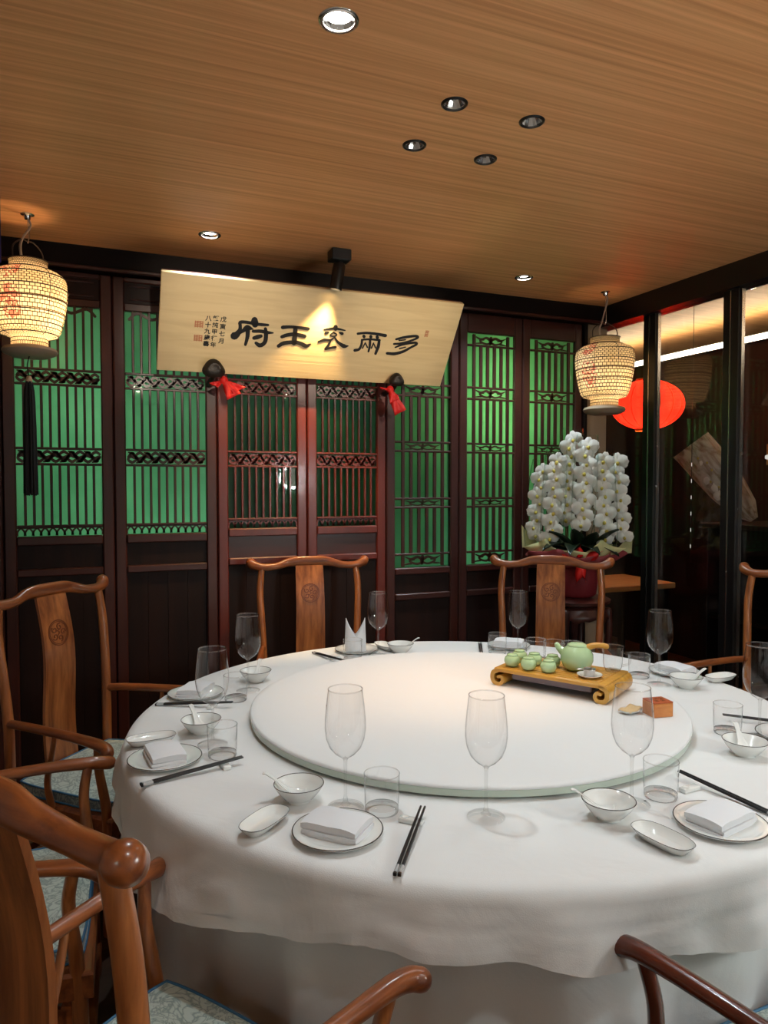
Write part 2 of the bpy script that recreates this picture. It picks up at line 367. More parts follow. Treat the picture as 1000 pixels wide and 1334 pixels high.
# ------------------------------------------------------------------ room shell
X0, X1, Y0, Y1, ZC = -1.8, 3.15, -1.7, 3.90, 2.67
DL_C = [(1.062, 2.0), (1.342, 2.0), (1.062, 2.291), (1.342, 2.291)]
DL_S = [(0.606, 1.76), (0.554, 3.46), (2.294, 3.486)]
DL_H = [(2.3, 1.76), (0.606, 0.05), (2.3, 0.05)]      # unseen lamps added for brightness, carrying the same grid on past the frame
struct(obj('floor', bx(X0 - 0.1, 7.2, Y0 - 0.1, 9.0, -0.05, 0.0), 'floor'))
def ceiling_mesh():
    bm = bmesh.new()
    def loop(pts):
        vs = [bm.verts.new((x, y, ZC)) for x, y in pts]
        for i in range(len(vs)): bm.edges.new((vs[i], vs[(i + 1) % len(vs)]))
    loop([(X0 - 0.1, Y0 - 0.1), (X1 + 0.02, Y0 - 0.1), (X1 + 0.02, 4.75), (X0 - 0.1, 4.75)])
    for (x, y), r in [(p, 0.036) for p in DL_C] + [(p, 0.044) for p in DL_S + DL_H]:
        loop([(x + r * math.cos(2 * PI * i / 24), y + r * math.sin(2 * PI * i / 24)) for i in range(24)])
    bmesh.ops.triangle_fill(bm, use_beauty=True, edges=bm.edges[:])
    for f in bm.faces:
        if f.normal.z > 0: f.normal_flip()
    me = bpy.data.meshes.new('ceiling'); bm.to_mesh(me); bm.free(); return me
ceil = struct(obj('ceiling', ceiling_mesh(), 'ceiling'))
struct(obj('wall_left', bx(X0 - 0.1, X0, Y0, Y1 + 0.8, 0, ZC), 'wallpaint'))
struct(obj('wall_front', bx(X0 - 0.1, X1 + 0.1, Y0 - 0.1, Y0, 0, ZC), 'wallpaint'))

# back wall: beams and posts, then seven screen doors
wb = struct(empty('wall_back'))
obj('top_beam', bx(-0.42, X1, 3.845, 3.96, 2.562, ZC), 'beam', wb)
obj('beam_moulding', bx(-0.42, X1, 3.828, 3.85, 2.555, 2.572, 0.004), 'darkh', wb)
obj('post', bx(-0.44, -0.365, 3.84, 3.97, 0, 2.56, 0.006), 'dark', wb)
obj('post', bx(3.024, 3.052, 3.88, 3.97, 0, 2.56, 0.004), 'beam', wb)
obj('plaster_strip', bx(3.052, X1 + 0.07, 3.90, 3.97, 0, 2.56), 'plaster', wb)
obj('side_panel', bx(X0, -0.44, 3.86, 3.96, 0, ZC), 'panel', wb)
obj('lining_wall', bx(-0.6, 3.2, 4.72, 4.76, 0, ZC), 'greenwall', wb)
obj('lining_end', bx(-0.6, -0.56, 3.97, 4.72, 0, ZC), 'greenwall', wb)
for gx in (0.655, 1.63): obj('light_divider', bx(gx - 0.012, gx + 0.012, 3.966, 4.72, 0, ZC), 'darkwall', wb)  # unseen dividers added to keep lamp light off the centre doors
obj('lining_end', bx(3.18, 3.22, 3.97, 4.72, 0, ZC), 'plaster', wb)

for gx in (-0.363, 0.139, 0.6545, 1.1505, 1.630, 2.1115, 2.5635, 3.023): obj('light_stop_strip', bx(gx - 0.03, gx + 0.03, 3.946, 3.965, 0, 2.56), 'beam', wb)  # added behind the gaps between doors to block lamp light
obj('light_stop_head', bx(-0.42, X1, 3.946, 3.968, 2.50, 2.60), 'beam', wb)  # added to block green light leaking above the doors
obj('floor_sill', bx(-0.42, X1, 3.88, 3.97, 0, 0.03), 'beam', wb)
def fret_vine(w, h, n):
    """openwork scroll band drawn in XY, 0..w by 0..h"""
    G = []; pts = []; k = 4 * n
    for i in range(k + 1): pts.append((w * i / k, h * (0.5 + 0.36 * math.sin(i * PI / 2))))
    G.append(ribbon_geo(pts, [h * 0.2] * len(pts), 0.008, 3, 0, False))
    for i in range(2 * n):
        cx = w * (i + 0.5) / (2 * n); s = 1 if i % 2 == 0 else -1; cy = h * (0.5 - s * 0.14); r = h * 0.24
        c = [(cx + r * math.cos(a) * 1.2, cy - s * r * math.sin(a)) for a in (PI * 0.1, PI * 0.5, PI, PI * 1.4, PI * 1.8)]
        G.append(ribbon_geo(c, [h * 0.18, h * 0.24, h * 0.2, h * 0.24, h * 0.28], 0.008, 3))
        G.append(ribbon_geo([(cx - r, h * (0.5 + s * 0.40)), (cx + r * 0.4, h * (0.5 + s * 0.30))], [h * 0.12, h * 0.26], 0.008, 2))
    return join_geo([xform(g, UPRIGHT) for g in G])
def fret_bat(w, h):
    """spread-winged scroll ornament, centred in 0..w by 0..h"""
    G = []; c = w / 2
    G.append(ribbon_geo([(c - w * 0.02, h * 0.2), (c, h * 0.85)], [h * 0.35, h * 0.3], 0.008, 3))
    for s in (-1, 1):
        G.append(ribbon_geo([(c, h * 0.55), (c + s * w * 0.14, h * 0.82), (c + s * w * 0.30, h * 0.62), (c + s * w * 0.46, h * 0.86)], [h * 0.3, h * 0.26, h * 0.24, h * 0.08], 0.008, 4))
        G.append(ribbon_geo([(c, h * 0.3), (c + s * w * 0.12, h * 0.14), (c + s * w * 0.26, h * 0.24), (c + s * w * 0.34, h * 0.5), (c + s * w * 0.22, h * 0.55)], [h * 0.22, h * 0.2, h * 0.2, h * 0.16, h * 0.1], 0.008, 4))
        G.append(ribbon_geo([(c + s * w * 0.30, h * 0.2), (c + s * w * 0.48, h * 0.12)], [h * 0.2, h * 0.1], 0.008, 2))
    return join_geo([xform(g, UPRIGHT) for g in G])
def fret_scallop(w, h, n):
    G = [ribbon_geo([(0, h * 0.94), (w, h * 0.94)], [h * 0.14] * 2, 0.008, 1, 0, False)]
    for i in range(n):
        x = w * (i + 0.5) / n; d = w / n
        G.append(ribbon_geo([(x - d * 0.5, h * 0.05), (x - d * 0.44, h * 0.5), (x, h * 0.9), (x + d * 0.44, h * 0.5), (x + d * 0.5, h * 0.05)], [h * 0.3, h * 0.22, h * 0.2, h * 0.22, h * 0.3], 0.008, 3, 0, False))
    return join_geo([xform(g, UPRIGHT) for g in G])
DOORS = [(-0.362, 0.137, 'L'), (0.141, 0.652, 'L'), (0.657, 1.148, 'M'), (1.153, 1.627, 'M'), (1.633, 2.109, 'R'), (2.114, 2.561, 'R'), (2.566, 3.022, 'R')]
ST = 0.055
slat_cache = {}
def slat_mesh(w, h):
    key = (round(w, 4), round(h, 4))
    if key not in slat_cache: slat_cache[key] = bx(-w / 2, w / 2, -0.007, 0.007, 0, h, 0.0025)
    return slat_cache[key]
for di, (a, b, kind) in enumerate(DOORS):
    d = struct(empty('door_%d' % (di + 1), None, (a, 3.90, 0.0)))
    W = b - a; ia, ib = ST, W - ST; iw = ib - ia
    smat, hmat = ('red', 'red') if kind == 'M' else ('dark', 'darkh')
    bmat = 'red' if kind == 'M' else 'dark'
    up = 0.018 if kind == 'M' else 0.0
    for x in (0, W - ST): obj('stile', bx(x, x + ST, 0.0, 0.045, 0.02, 2.555, 0.006), smat, d)
    def rail(z0, z1, y0=0.0): obj('rail', bx(ia, ib, y0 + 0.002, 0.04, z0, z1, 0.005), hmat, d)
    if kind == 'R':
        lat0, lat1 = 1.012, 2.437
        rail(0.02, 0.12); rail(0.82, 0.858, -0.006); rail(0.972, 1.012, -0.004); rail(2.437, 2.555)
        obj('lower_panel', bx(ia, ib, 0.018, 0.034, 0.12, 0.82), 'panel', d)
        obj('waist_panel', bx(ia, ib, 0.018, 0.034, 0.858, 0.972), 'panel', d)
        bands = [(1.018, 1.092), (1.372, 1.424), (1.706, 1.760), (2.034, 2.104), (2.362, 2.430)]
        ns, sw, thin = 6, 0.021, 0.013
    else:
        lat0, lat1 = 1.252 + up, 2.385
        rail(0.02, 0.12); rail(1.055 + up, 1.092 + up, -0.006); rail(1.208 + up, 1.252 + up, -0.008); rail(2.385, 2.425); rail(2.53, 2.555)
        npl = 4
        obj('backing', bx(ia - 0.01, ib + 0.01, 0.0345, 0.042, 0.1, 1.24 + up), 'beam', d)  # added to block lamp light leaking between the lower boards
        for q in range(npl):
            x = ia + iw * q / npl; obj('lower_board', bx(x + 0.0008, x + iw / npl - 0.0008, 0.018 + 0.0012 * (q % 2), 0.034, 0.12, 1.055 + up), 'panel', d)
        obj('waist_panel', bx(ia, ib, 0.018, 0.034, 1.092 + up, 1.208 + up), 'panel' if kind == 'L' else 'darkh', d)
        obj('upper_panel', bx(ia, ib, 0.016, 0.034, 2.425, 2.53), 'panel', d)
        fr = obj('upper_panel_moulding', join_geo([tube_geo([(ia + 0.03, 0.012, 2.445), (ib - 0.03, 0.012, 2.445)], 0.004, 6, n=1), tube_geo([(ia + 0.03, 0.012, 2.512), (ib - 0.03, 0.012, 2.512)], 0.004, 6, n=1)]), hmat, d)
        bands = [(1.254 + up, 1.302 + up), (1.606, 1.684), (1.996, 2.070)]
        ns, sw, thin = (9 if kind == 'L' else 9), 0.0125, 0.012
    obj('pane', bx(ia - 0.01, ib + 0.01, 0.026, 0.030, lat0 - 0.01, lat1 + 0.01), 'pane', d)
    cuts = [lat0] + [q for bnd in bands for q in bnd] + [lat1]
    for k, (z0, z1) in enumerate(bands):
        for z in (z0, z1):
            if lat0 + 0.01 < z < lat1 - 0.01: obj('cross_bar', bx(ia, ib, 0.002, 0.018, z - thin / 2, z + thin / 2, 0.003), hmat, d)
        pitch = iw / (ns + 1)
        if kind == 'R':
            obj('carved_band', fret_bat(iw - 2 * pitch - 0.012, z1 - z0 - thin), hmat, d, (ia + pitch + 0.006, 0.016, z0 + thin / 2))
            for x in (ia + pitch, ib - pitch): obj('slat', slat_mesh(sw, z1 - z0), bmat, d, (x, 0.01, z0))
        elif k == 0:
            obj('carved_band', fret_scallop(iw, z1 - z0 - 0.006, 11), hmat, d, (ia, 0.016, z0))
        else:
            obj('carved_band', fret_vine(iw - 0.02, z1 - z0 - thin, 5), hmat, d, (ia + 0.01, 0.016, z0 + thin / 2))
    for k in range(0, len(cuts) - 1, 2):
        z0, z1 = cuts[k], cuts[k + 1]
        if z1 - z0 < 0.05: continue
        for q in range(ns): obj('slat', slat_mesh(sw, z1 - z0), bmat, d, (ia + iw * (q + 1) / (ns + 1), 0.01, z0))
    if kind != 'R':
        G = [ribbon_geo([(iw * 0.06, 0), (iw * 0.16, 0.032), (iw * 0.34, 0.006), (iw * 0.5, 0.036), (iw * 0.66, 0.006), (iw * 0.84, 0.032), (iw * 0.94, 0)], [0.014] * 7, 0.008, 5)]
        obj('carved_crest', join_geo([xform(g, UPRIGHT) for g in G]), hmat, d, (ia, 0.012, 2.345))
# lamps behind the screens
def tube_lamp(loc, length, power, col, label, vert=False):
    t = thing('tube_lamp', label, 'lamp', loc, 0, 'tube lamps behind the green panes')
    h = length / 2
    P = [(0, 0, -h), (0, 0, h)] if vert else [(-h, 0, 0), (h, 0, 0)]
    obj('tube', tube(P, 0.014, 10, n=1), emit('tube lamp %s' % label[:20], col, 2.0), t)
    l = bpy.data.lights.new('tube_light', 'AREA'); l.shape = 'RECTANGLE'; l.size = length; l.size_y = 0.05; l.energy = power; l.color = col[:3]
    o = bpy.data.objects.new('tube_light', l); COL.objects.link(o); o.parent = t; o.location = (0, 0.03, 0)
    o.rotation_euler = (math.radians(-90), 0, 0) if False else (math.radians(90), 0, 0)
    if vert: o.rotation_euler = (math.radians(90), math.radians(90), 0)
    return t
def back_lamp(loc, power, col, label, r=0.05):
    t = thing('wall_lamp', label, 'lamp', loc, 0)
    obj('globe', lathe([(0.0001, -r), (r * 0.7, -r * 0.7), (r, 0), (r * 0.7, r * 0.7), (0.0001, r)], 16), emit('globe ' + label[:24], col, 3.0), t)
    obj('stem', tube([(0, r * 0.9, 0), (0, 4.715 - loc[1], 0)], 0.008, 8, n=1), 'black', t)
    l = bpy.data.lights.new('globe_light', 'POINT'); l.energy = power; l.color = col[:3]; l.shadow_soft_size = r * 1.2
    o = bpy.data.objects.new('globe_light', l); COL.objects.link(o); o.parent = t; o.location = (0, -r - 0.07, 0)
YEL = (1.0, 0.92, 0.55, 1)
back_lamp((2.42, 4.36, 2.02), P_BACK * 0.85, (1.0, 0.88, 0.45, 1), 'globe lamp glowing yellow green behind the right lattice doors')
back_lamp((2.42, 4.66, 0.75), P_BACK * 0.55, (0.75, 1.0, 0.9, 1), 'globe lamp low behind the lattice doors beside the orchids')
back_lamp((-0.05, 4.66, 1.9), P_BACK * 0.6, (1.0, 0.98, 0.8, 1), 'globe lamp behind the leftmost lattice door')
back_lamp((0.45, 4.66, 1.0), P_BACK * 0.8, (0.85, 1.0, 0.85, 1), 'globe lamp low behind the second lattice door from the left')
back_lamp((1.15, 4.66, 2.35), P_BACK * 0.14, (0.8, 1.0, 0.85, 1), 'dim globe lamp high behind the red centre doors')

# right wall: black framed glazing
wr = struct(empty('wall_right'))
obj('head_beam', bx(X1, X1 + 0.12, Y0, 3.97, 2.54, ZC + 0.12), 'black', wr)
obj('sill', bx(X1, X1 + 0.12, Y0, 3.97, 0, 0.09), 'black', wr)
edges = [3.90]
y = 3.52; wn = 1; prev = 3.90
while prev > Y0 + 0.05:
    y1 = max(y, Y0)
    w = struct(empty('window_%d' % wn, None, (X1 + 0.06, (prev + y1) / 2, 0.09))); wn += 1
    h = (prev - y1) / 2
    obj('pane', bx(0.01, 0.016, -h, h, 0, 2.45), 'window', w)
    if y > Y0:
        for s, nm in ((-1, 0), (1, 0)):
            obj('mullion', bx(-0.03, 0.012, -h - 0.052 - s * 0.026 - 0.025, -h - 0.052 - s * 0.026 + 0.025, 0, 2.45, 0.003), 'black', w)
        obj('seam_strip', bx(-0.033, -0.025, -h - 0.055, -h - 0.049, 0, 2.45), 'steel', w)
        obj('bead', bx(-0.016, 0.006, -h - 0.112, -h - 0.104, 0, 2.45), 'steel', w)
    prev = y - 0.105; y -= 0.60
    if wn > 12: break

# corridor seen through the glazing
struct(obj('wall_corridor', bx(4.85, 4.95, Y0, 9.0, 0, 2.62), 'darkwall'))
struct(obj('wall_corridor_end', bx(3.2, 6.5, 9.0, 9.1, 0, 3.0), 'darkwall'))
struct(obj('ceiling_corridor', bx(X1 + 0.12, 5.6, Y0, 9.0, 2.86, 2.92), wood('corridor ceiling', srgb(150, 108, 70), srgb(186, 140, 96), (1.5, 22, 22), 0.5)))
struct(obj('trim_1', bx(5.55, 5.6, Y0, 9.0, 2.62, 2.86), 'plaster'))
t = thing('led_strip', 'glowing warm light strip along the top of the corridor wall', 'light strip', (4.86, 4.2, 2.652))
obj('diffuser', bx(-0.020, 0.02, -4.5, 4.6, -0.022, 0.026, 0.003), 'led', t)
obj('channel', bx(-0.026, 0.04, -4.5, 4.6, -0.03, -0.023), 'black', t)
l = bpy.data.lights.new('strip_light', 'AREA'); l.shape = 'RECTANGLE'; l.size = 0.05; l.size_y = 9.0; l.energy = P_LED * 4; l.color = (1, 0.8, 0.5)
o = bpy.data.objects.new('strip_light', l); COL.objects.link(o); o.parent = t; o.location = (0.0, 0, 0.035); o.rotation_euler = (PI, math.radians(-15), 0)

# ------------------------------------------------------------------ ceiling lamps
def downlight(x, y, label, r, lit, power, col, angle, blend, group):
    t = thing('downlight', label, 'ceiling light', (x, y, ZC), 0, group)
    obj('trim_ring', lathe([(r, 0.01), (r, -0.004), (r * 1.12, -0.006), (r * 1.28, -0.003), (r * 1.3, 0.0)], 32), 'black' if r < 0.04 else 'steel', t)
    dp, k = (0.024, 0.55) if r < 0.04 else (0.012, 0.86)
    obj('reflector', lathe([(r, 0.0), (r * 0.97, 0.003), (r * k, dp), (r * k * 0.9, dp + 0.003)], 14, 15), 'chrome', t)
    obj('lamp', lathe([(0.0001, dp), (r * k, dp), (r * k, dp + 0.006), (0.0001, dp + 0.008)], 20), lit, t)
    l = bpy.data.lights.new('lamp_light', 'SPOT'); l.energy = power; l.color = col; l.spot_size = math.radians(angle); l.spot_blend = blend; l.shadow_soft_size = 0.02
    o = bpy.data.objects.new('lamp_light', l); COL.objects.link(o); o.parent = t; o.location = (0, 0, -0.008)
    return t
WARM = (1.0, 0.54, 0.22); NEUT = (0.85, 1.0, 1.06)
cl = ['rear left', 'rear right', 'front left', 'front right']
for (x, y), nm in zip(DL_C, ['nearest the camera on the left', 'nearest the camera on the right', 'farther from the camera on the left', 'farther from the camera on the right']):
    downlight(x, y, 'black ringed ceiling spot of the square of four, ' + nm, 0.032, 'dimglow', *((P_CENTRE * 1.5, WARM, 40, 1.0) if nm.startswith('farther') else (P_CENTRE * 0.62, NEUT, 84, 0.8)), 'four spots above the table')
downlight(*DL_S[0], 'brightly glowing ceiling downlight at the top edge of the picture', 0.04, 'lampglow', P_SIDE, NEUT, 130, 0.9, 'white ceiling downlights')
downlight(*DL_S[1], 'lit ceiling downlight above the left end of the sign', 0.04, 'lampglow', P_SIDE * 0.8, NEUT, 120, 0.9, 'white ceiling downlights')
downlight(*DL_S[2], 'lit ceiling downlight above the right lattice doors', 0.04, 'lampglow', P_SIDE * 1.8, NEUT, 120, 0.9, 'white ceiling downlights')
downlight(*DL_H[0], 'unseen lit ceiling downlight past the right edge of the picture above the table', 0.04, 'lampglow', P_SIDE, NEUT, 130, 0.9, 'white ceiling downlights')
downlight(*DL_H[1], 'unseen lit ceiling downlight above the camera', 0.04, 'lampglow', P_SIDE * 0.8, NEUT, 130, 0.9, 'white ceiling downlights')
downlight(*DL_H[2], 'unseen lit ceiling downlight right of the camera', 0.04, 'lampglow', P_SIDE * 0.6, NEUT, 130, 0.9, 'white ceiling downlights')

def pendant(x, y, z, label, k):  # unseen globes added behind the camera to brighten the ceiling
    t = thing('added_pendant_lamp', label, 'added fill lamp', (x, y, z), 0, 'unseen pendant globes added to brighten the room')
    obj('globe', lathe([(0.0001, -0.12), (0.06, -0.104), (0.104, -0.06), (0.12, 0.0), (0.104, 0.06), (0.06, 0.104), (0.03, 0.116)], 28, 180), emit('frosted globe', (1.0, 0.86, 0.70, 1), 3.0) if 'frosted globe' not in bpy.data.materials else bpy.data.materials['frosted globe'], t)
    obj('cap', lathe([(0.0001, 0.15), (0.03, 0.148), (0.036, 0.112), (0.03, 0.110)], 20), 'black', t)
    obj('cord', tube([(0, 0, 0.145), (0, 0, ZC - z)], 0.004, 6, n=1), 'black', t)
    l = bpy.data.lights.new('globe_light', 'POINT'); l.energy = P_PEND * k; l.color = (0.90, 1.0, 1.0); l.shadow_soft_size = 0.13
    o = bpy.data.objects.new('globe_light', l); COL.objects.link(o); o.parent = t
pendant(-1.2, -0.6, 1.9, 'unseen pendant globe added behind the camera on the left', 0.16)
pendant(2.2, -0.25, 1.6, 'unseen pendant globe added behind the camera on the right', 1.7)

def accent(x, y, label, aim):  # unseen spots added out of frame to brighten the sign
    t = thing('added_sign_spot', label, 'spotlight', (x, y, ZC), 0, 'unseen spots added to light the sign')
    obj('mount', bx(-0.05, 0.05, -0.04, 0.04, -0.05, 0.0, 0.004), 'black', t)
    d = Vector(aim) - Vector((x, y, ZC - 0.28)); q = d.to_track_quat('-Z', 'Y').to_euler()
    c = empty('can', t, (0, 0, -0.28), q); obj('rod', tube([(0, 0, -0.05), (0, 0, -0.26)], 0.006, 8, n=1), 'black', t)
    obj('barrel', lathe([(0.0001, 0.06), (0.028, 0.06), (0.031, 0.05), (0.031, -0.06), (0.027, -0.062), (0.025, -0.045), (0.0001, -0.045)], 24), 'black', c)
    obj('lens', lathe([(0.0001, -0.047), (0.0245, -0.047), (0.0245, -0.050), (0.0001, -0.052)], 20), 'warmglow', c)
    l = bpy.data.lights.new('added_spot_light', 'SPOT'); l.energy = P_ACC; l.color = (1.0, 0.88, 0.70); l.spot_size = math.radians(23); l.spot_blend = 1.0; l.shadow_soft_size = 0.03
    o = bpy.data.objects.new('added_spot_light', l); COL.objects.link(o); o.parent = c; o.location = (0, 0, -0.068)
accent(0.45, 0.85, 'unseen spotlight added above the camera to brighten the left half of the sign', (0.68, 3.62, 2.33))
accent(1.85, 0.85, 'unseen spotlight added above the camera to brighten the right half of the sign', (1.58, 3.62, 2.33))

# spot over the sign
t = thing('sign_spotlight', 'black cylindrical spotlight hanging from the ceiling over the sign', 'spotlight', (1.185, 3.44, ZC))
obj('mount', bx(-0.05, 0.05, -0.04, 0.04, -0.055, 0.0, 0.004), 'black', t)
obj('neck', tube([(0.004, 0, -0.05), (0.0, 0, -0.075)], 0.012, 10, n=1), 'black', t)
can = empty('can', t, (0, 0, -0.075), (math.radians(6), math.radians(8), 0))
obj('barrel', lathe([(0.0001, 0.012), (0.026, 0.012), (0.031, 0.0), (0.031, -0.118), (0.027, -0.12), (0.025, -0.10), (0.0001, -0.10)], 28), 'black', can)
obj('lens', lathe([(0.0001, -0.103), (0.0245, -0.103), (0.0245, -0.106), (0.0001, -0.109)], 20), 'warmglow', can)
l = bpy.data.lights.new('spot_light', 'SPOT'); l.energy = P_SPOT; l.color = (1, 0.66, 0.30); l.spot_size = math.radians(76); l.spot_blend = 0.55; l.shadow_soft_size = 0.015
o = bpy.data.objects.new('spot_light', l); COL.objects.link(o); o.parent = can; o.location = (0, 0, -0.125); o.rotation_euler = (math.radians(12), 0, 0)

# ------------------------------------------------------------------ calligraphy sign
STROKES = [([(-0.3351,0.3056),(-0.3337,0.2935),(-0.3295,0.2817)],[0.0243,0.0301,0.0243]),([(-0.2644,0.2856),(-0.2962,0.2847),(-0.329,0.2857),(-0.3712,0.2901),(-0.4039,0.2871),(-0.4027,0.2678),(-0.402,0.2483),(-0.4124,0.2253),(-0.425,0.2133)],[0.0097,0.0126,0.0126,0.0126,0.0136,0.0126,0.0146,0.0243,0.0321]),([(-0.3396,0.2573),(-0.3655,0.2608),(-0.3846,0.2449),(-0.4033,0.2261)],[0.0068,0.0253,0.0146,0.0068]),([(-0.3625,0.2542),(-0.3603,0.2149),(-0.3655,0.1704)],[0.0175,0.0156,0.0107]),([(-0.3345,0.2459),(-0.2964,0.2492),(-0.2628,0.2451),(-0.2334,0.2457)],[0.0126,0.0146,0.0146,0.0058]),([(-0.2748,0.2645),(-0.2678,0.2327),(-0.2671,0.1976),(-0.278,0.1789),(-0.2939,0.1726),(-0.3129,0.1837)],[0.0126,0.0165,0.0165,0.0165,0.0175,0.0126]),([(-0.3255,0.2103),(-0.3089,0.2167),(-0.2931,0.2231)],[0.0156,0.0185,0.0146]),([(-0.1875,0.2797),(-0.1536,0.2852),(-0.115,0.2862),(-0.0534,0.2836)],[0.0156,0.0126,0.0126,0.0136]),([(-0.1213,0.2831),(-0.1184,0.2455),(-0.1164,0.2008)],[0.0175,0.0194,0.0214]),([(-0.184,0.2288),(-0.1567,0.2412),(-0.1187,0.2475),(-0.0662,0.2418)],[0.0146,0.0156,0.0165,0.0156]),([(-0.195,0.1769),(-0.1693,0.1944),(-0.117,0.2048),(-0.0817,0.2),(-0.05,0.1885),(-0.029,0.2006)],[0.0146,0.0175,0.0156,0.0165,0.0165,0.0068]),([(0.0898,0.3065),(0.0925,0.2958)],[0.0181,0.0156]),([(0.0318,0.2864),(0.0847,0.2979),(0.1455,0.2923)],[0.0065,0.0117,0.0052]),([(0.0444,0.2684),(0.0569,0.2736)],[0.013,0.0078]),([(0.1191,0.2776),(0.1329,0.2733)],[0.0078,0.013]),([(0.0841,0.2759),(0.1029,0.2665),(0.098,0.2565),(0.0767,0.2547),(0.0701,0.261),(0.0841,0.2759)],[0.0065,0.0065,0.0065,0.0065,0.0065,0.0065]),([(0.0133,0.2176),(0.0434,0.2298),(0.0768,0.2325),(0.0912,0.2462)],[0.0091,0.013,0.0091,0.0052]),([(0.0781,0.2326),(0.0701,0.2027),(0.0591,0.1808)],[0.0065,0.0104,0.0117]),([(0.0594,0.1794),(0.085,0.1885),(0.1099,0.1947)],[0.0091,0.0104,0.0117]),([(0.0952,0.25),(0.1193,0.2242),(0.1577,0.2041),(0.1793,0.2072)],[0.0065,0.0104,0.0181,0.0052]),([(0.2196,0.2807),(0.2653,0.2889),(0.3218,0.2881),(0.3771,0.283)],[0.0104,0.0104,0.0117,0.0143]),([(0.2554,0.2698),(0.2584,0.2659)],[0.013,0.013]),([(0.2951,0.2718),(0.2974,0.2678)],[0.013,0.013]),([(0.3312,0.2721),(0.3352,0.2667)],[0.013,0.013]),([(0.2506,0.247),(0.2528,0.2174),(0.2441,0.1925),(0.2231,0.1851)],[0.0091,0.0104,0.0117,0.013]),([(0.2489,0.2482),(0.294,0.2548),(0.3511,0.2539)],[0.0078,0.0091,0.0091]),([(0.2957,0.2535),(0.3017,0.2142),(0.3013,0.184)],[0.0104,0.0104,0.0078]),([(0.3483,0.2536),(0.3508,0.2181),(0.3448,0.1757)],[0.0117,0.0143,0.0117]),([(0.2719,0.2332),(0.2634,0.2011)],[0.0052,0.0065]),([(0.2742,0.2291),(0.2903,0.2076)],[0.0052,0.0065]),([(0.3196,0.2356),(0.3137,0.2051)],[0.0052,0.0065]),([(0.3223,0.2301),(0.3373,0.2084)],[0.0052,0.0065]),([(0.4445,0.2674),(0.4888,0.2825),(0.5518,0.295),(0.5675,0.2863),(0.5235,0.2624),(0.4763,0.2455),(0.4383,0.2395)],[0.0091,0.0117,0.0117,0.0104,0.0091,0.0104,0.0091]),([(0.4634,0.2618),(0.4996,0.2691)],[0.0065,0.0052]),([(0.4504,0.2203),(0.4922,0.241),(0.5548,0.2563),(0.5717,0.2489),(0.5405,0.2259),(0.5028,0.1995),(0.4554,0.1827),(0.4115,0.1823)],[0.0065,0.0104,0.0104,0.0117,0.0104,0.013,0.0143,0.0117]),([(0.4781,0.2152),(0.5107,0.2265)],[0.0065,0.0052])]
sg = tag(empty('calligraphy_sign', None, (1.129, 3.78, 2.078), (math.radians(125.15), 0, 0)), 'cream signboard with black brush calligraphy leaning out above the doors', 'sign')
obj('board', bx(-0.79, 0.79, 0.0, 0.5, -0.026, 0.0, 0.002), 'board', sg)
obj('back_frame', bx(-0.785, 0.785, 0.01, 0.5, -0.04, -0.027), 'darkh', sg)
groups = [(0, 7, 'fu_character'), (7, 11, 'wang_character'), (11, 20, 'gun_character'), (20, 32, 'er_character'), (32, 36, 'duo_character')]
for a, b, nm in groups:
    o = obj(nm, join_geo([ribbon_geo(P, [w * 1.3 for w in W], 0.0015, 5, 0.0) for P, W in STROKES[a:b]]), 'ink', sg); o['label'] = 'black brushed character'
def cjk(txt, name, x, ytop, ybot, size):
    n = len(txt)
    for i, c in enumerate(txt):
        cu = bpy.data.curves.new('t', 'FONT'); cu.body = c; cu.size = size; cu.extrude = 0.0; cu.align_x = 'CENTER'; cu.align_y = 'CENTER'; cu.resolution_u = 2; cu.offset = 0.0008
        q = bpy.data.objects.new('t', cu); COL.objects.link(q)
        bpy.context.view_layer.update()
        me = bpy.data.meshes.new_from_object(q.evaluated_get(bpy.context.evaluated_depsgraph_get()))
        bpy.data.objects.remove(q); bpy.data.curves.remove(cu)
        if len(me.vertices): obj(name, me, 'ink', sg, (x + 0.002 * math.sin(3 * i), ytop + (ybot - ytop) * (i + 0.5) / n, 0.001), (0, 0, 0))
cjk('戊寅七月', 'inscription_character', -0.488, 0.312, 0.160, 0.030)
cjk('顧純甲行年', 'inscription_character', -0.525, 0.312, 0.138, 0.029)
cjk('八十九歲書', 'inscription_character', -0.560, 0.308, 0.142, 0.030)
def seal(x0, x1, y0, y1, rows):
    G = []; h = (y1 - y0); w = x1 - x0
    for q in range(rows): yy = y0 + h * (q + 0.5) / rows; G.append(ribbon_geo([(x0, yy), (x0 + w * 0.45, yy + 0.002), (x1, yy)], [h / rows * 0.5] * 3, 0.001, 2, 0, False))
    for q in range(4): xx = x0 + w * q / 3; G.append(ribbon_geo([(xx, y0), (xx, y1)], [w * 0.12] * 2, 0.001, 1, 0, False))
    obj('seal_mark', join_geo(G), 'seal', sg)['label'] = 'faded red square seal'
seal(-0.621, -0.585, 0.242, 0.276, 4); seal(-0.620, -0.584, 0.170, 0.203, 4); seal(0.606, 0.624, 0.295, 0.333, 4)
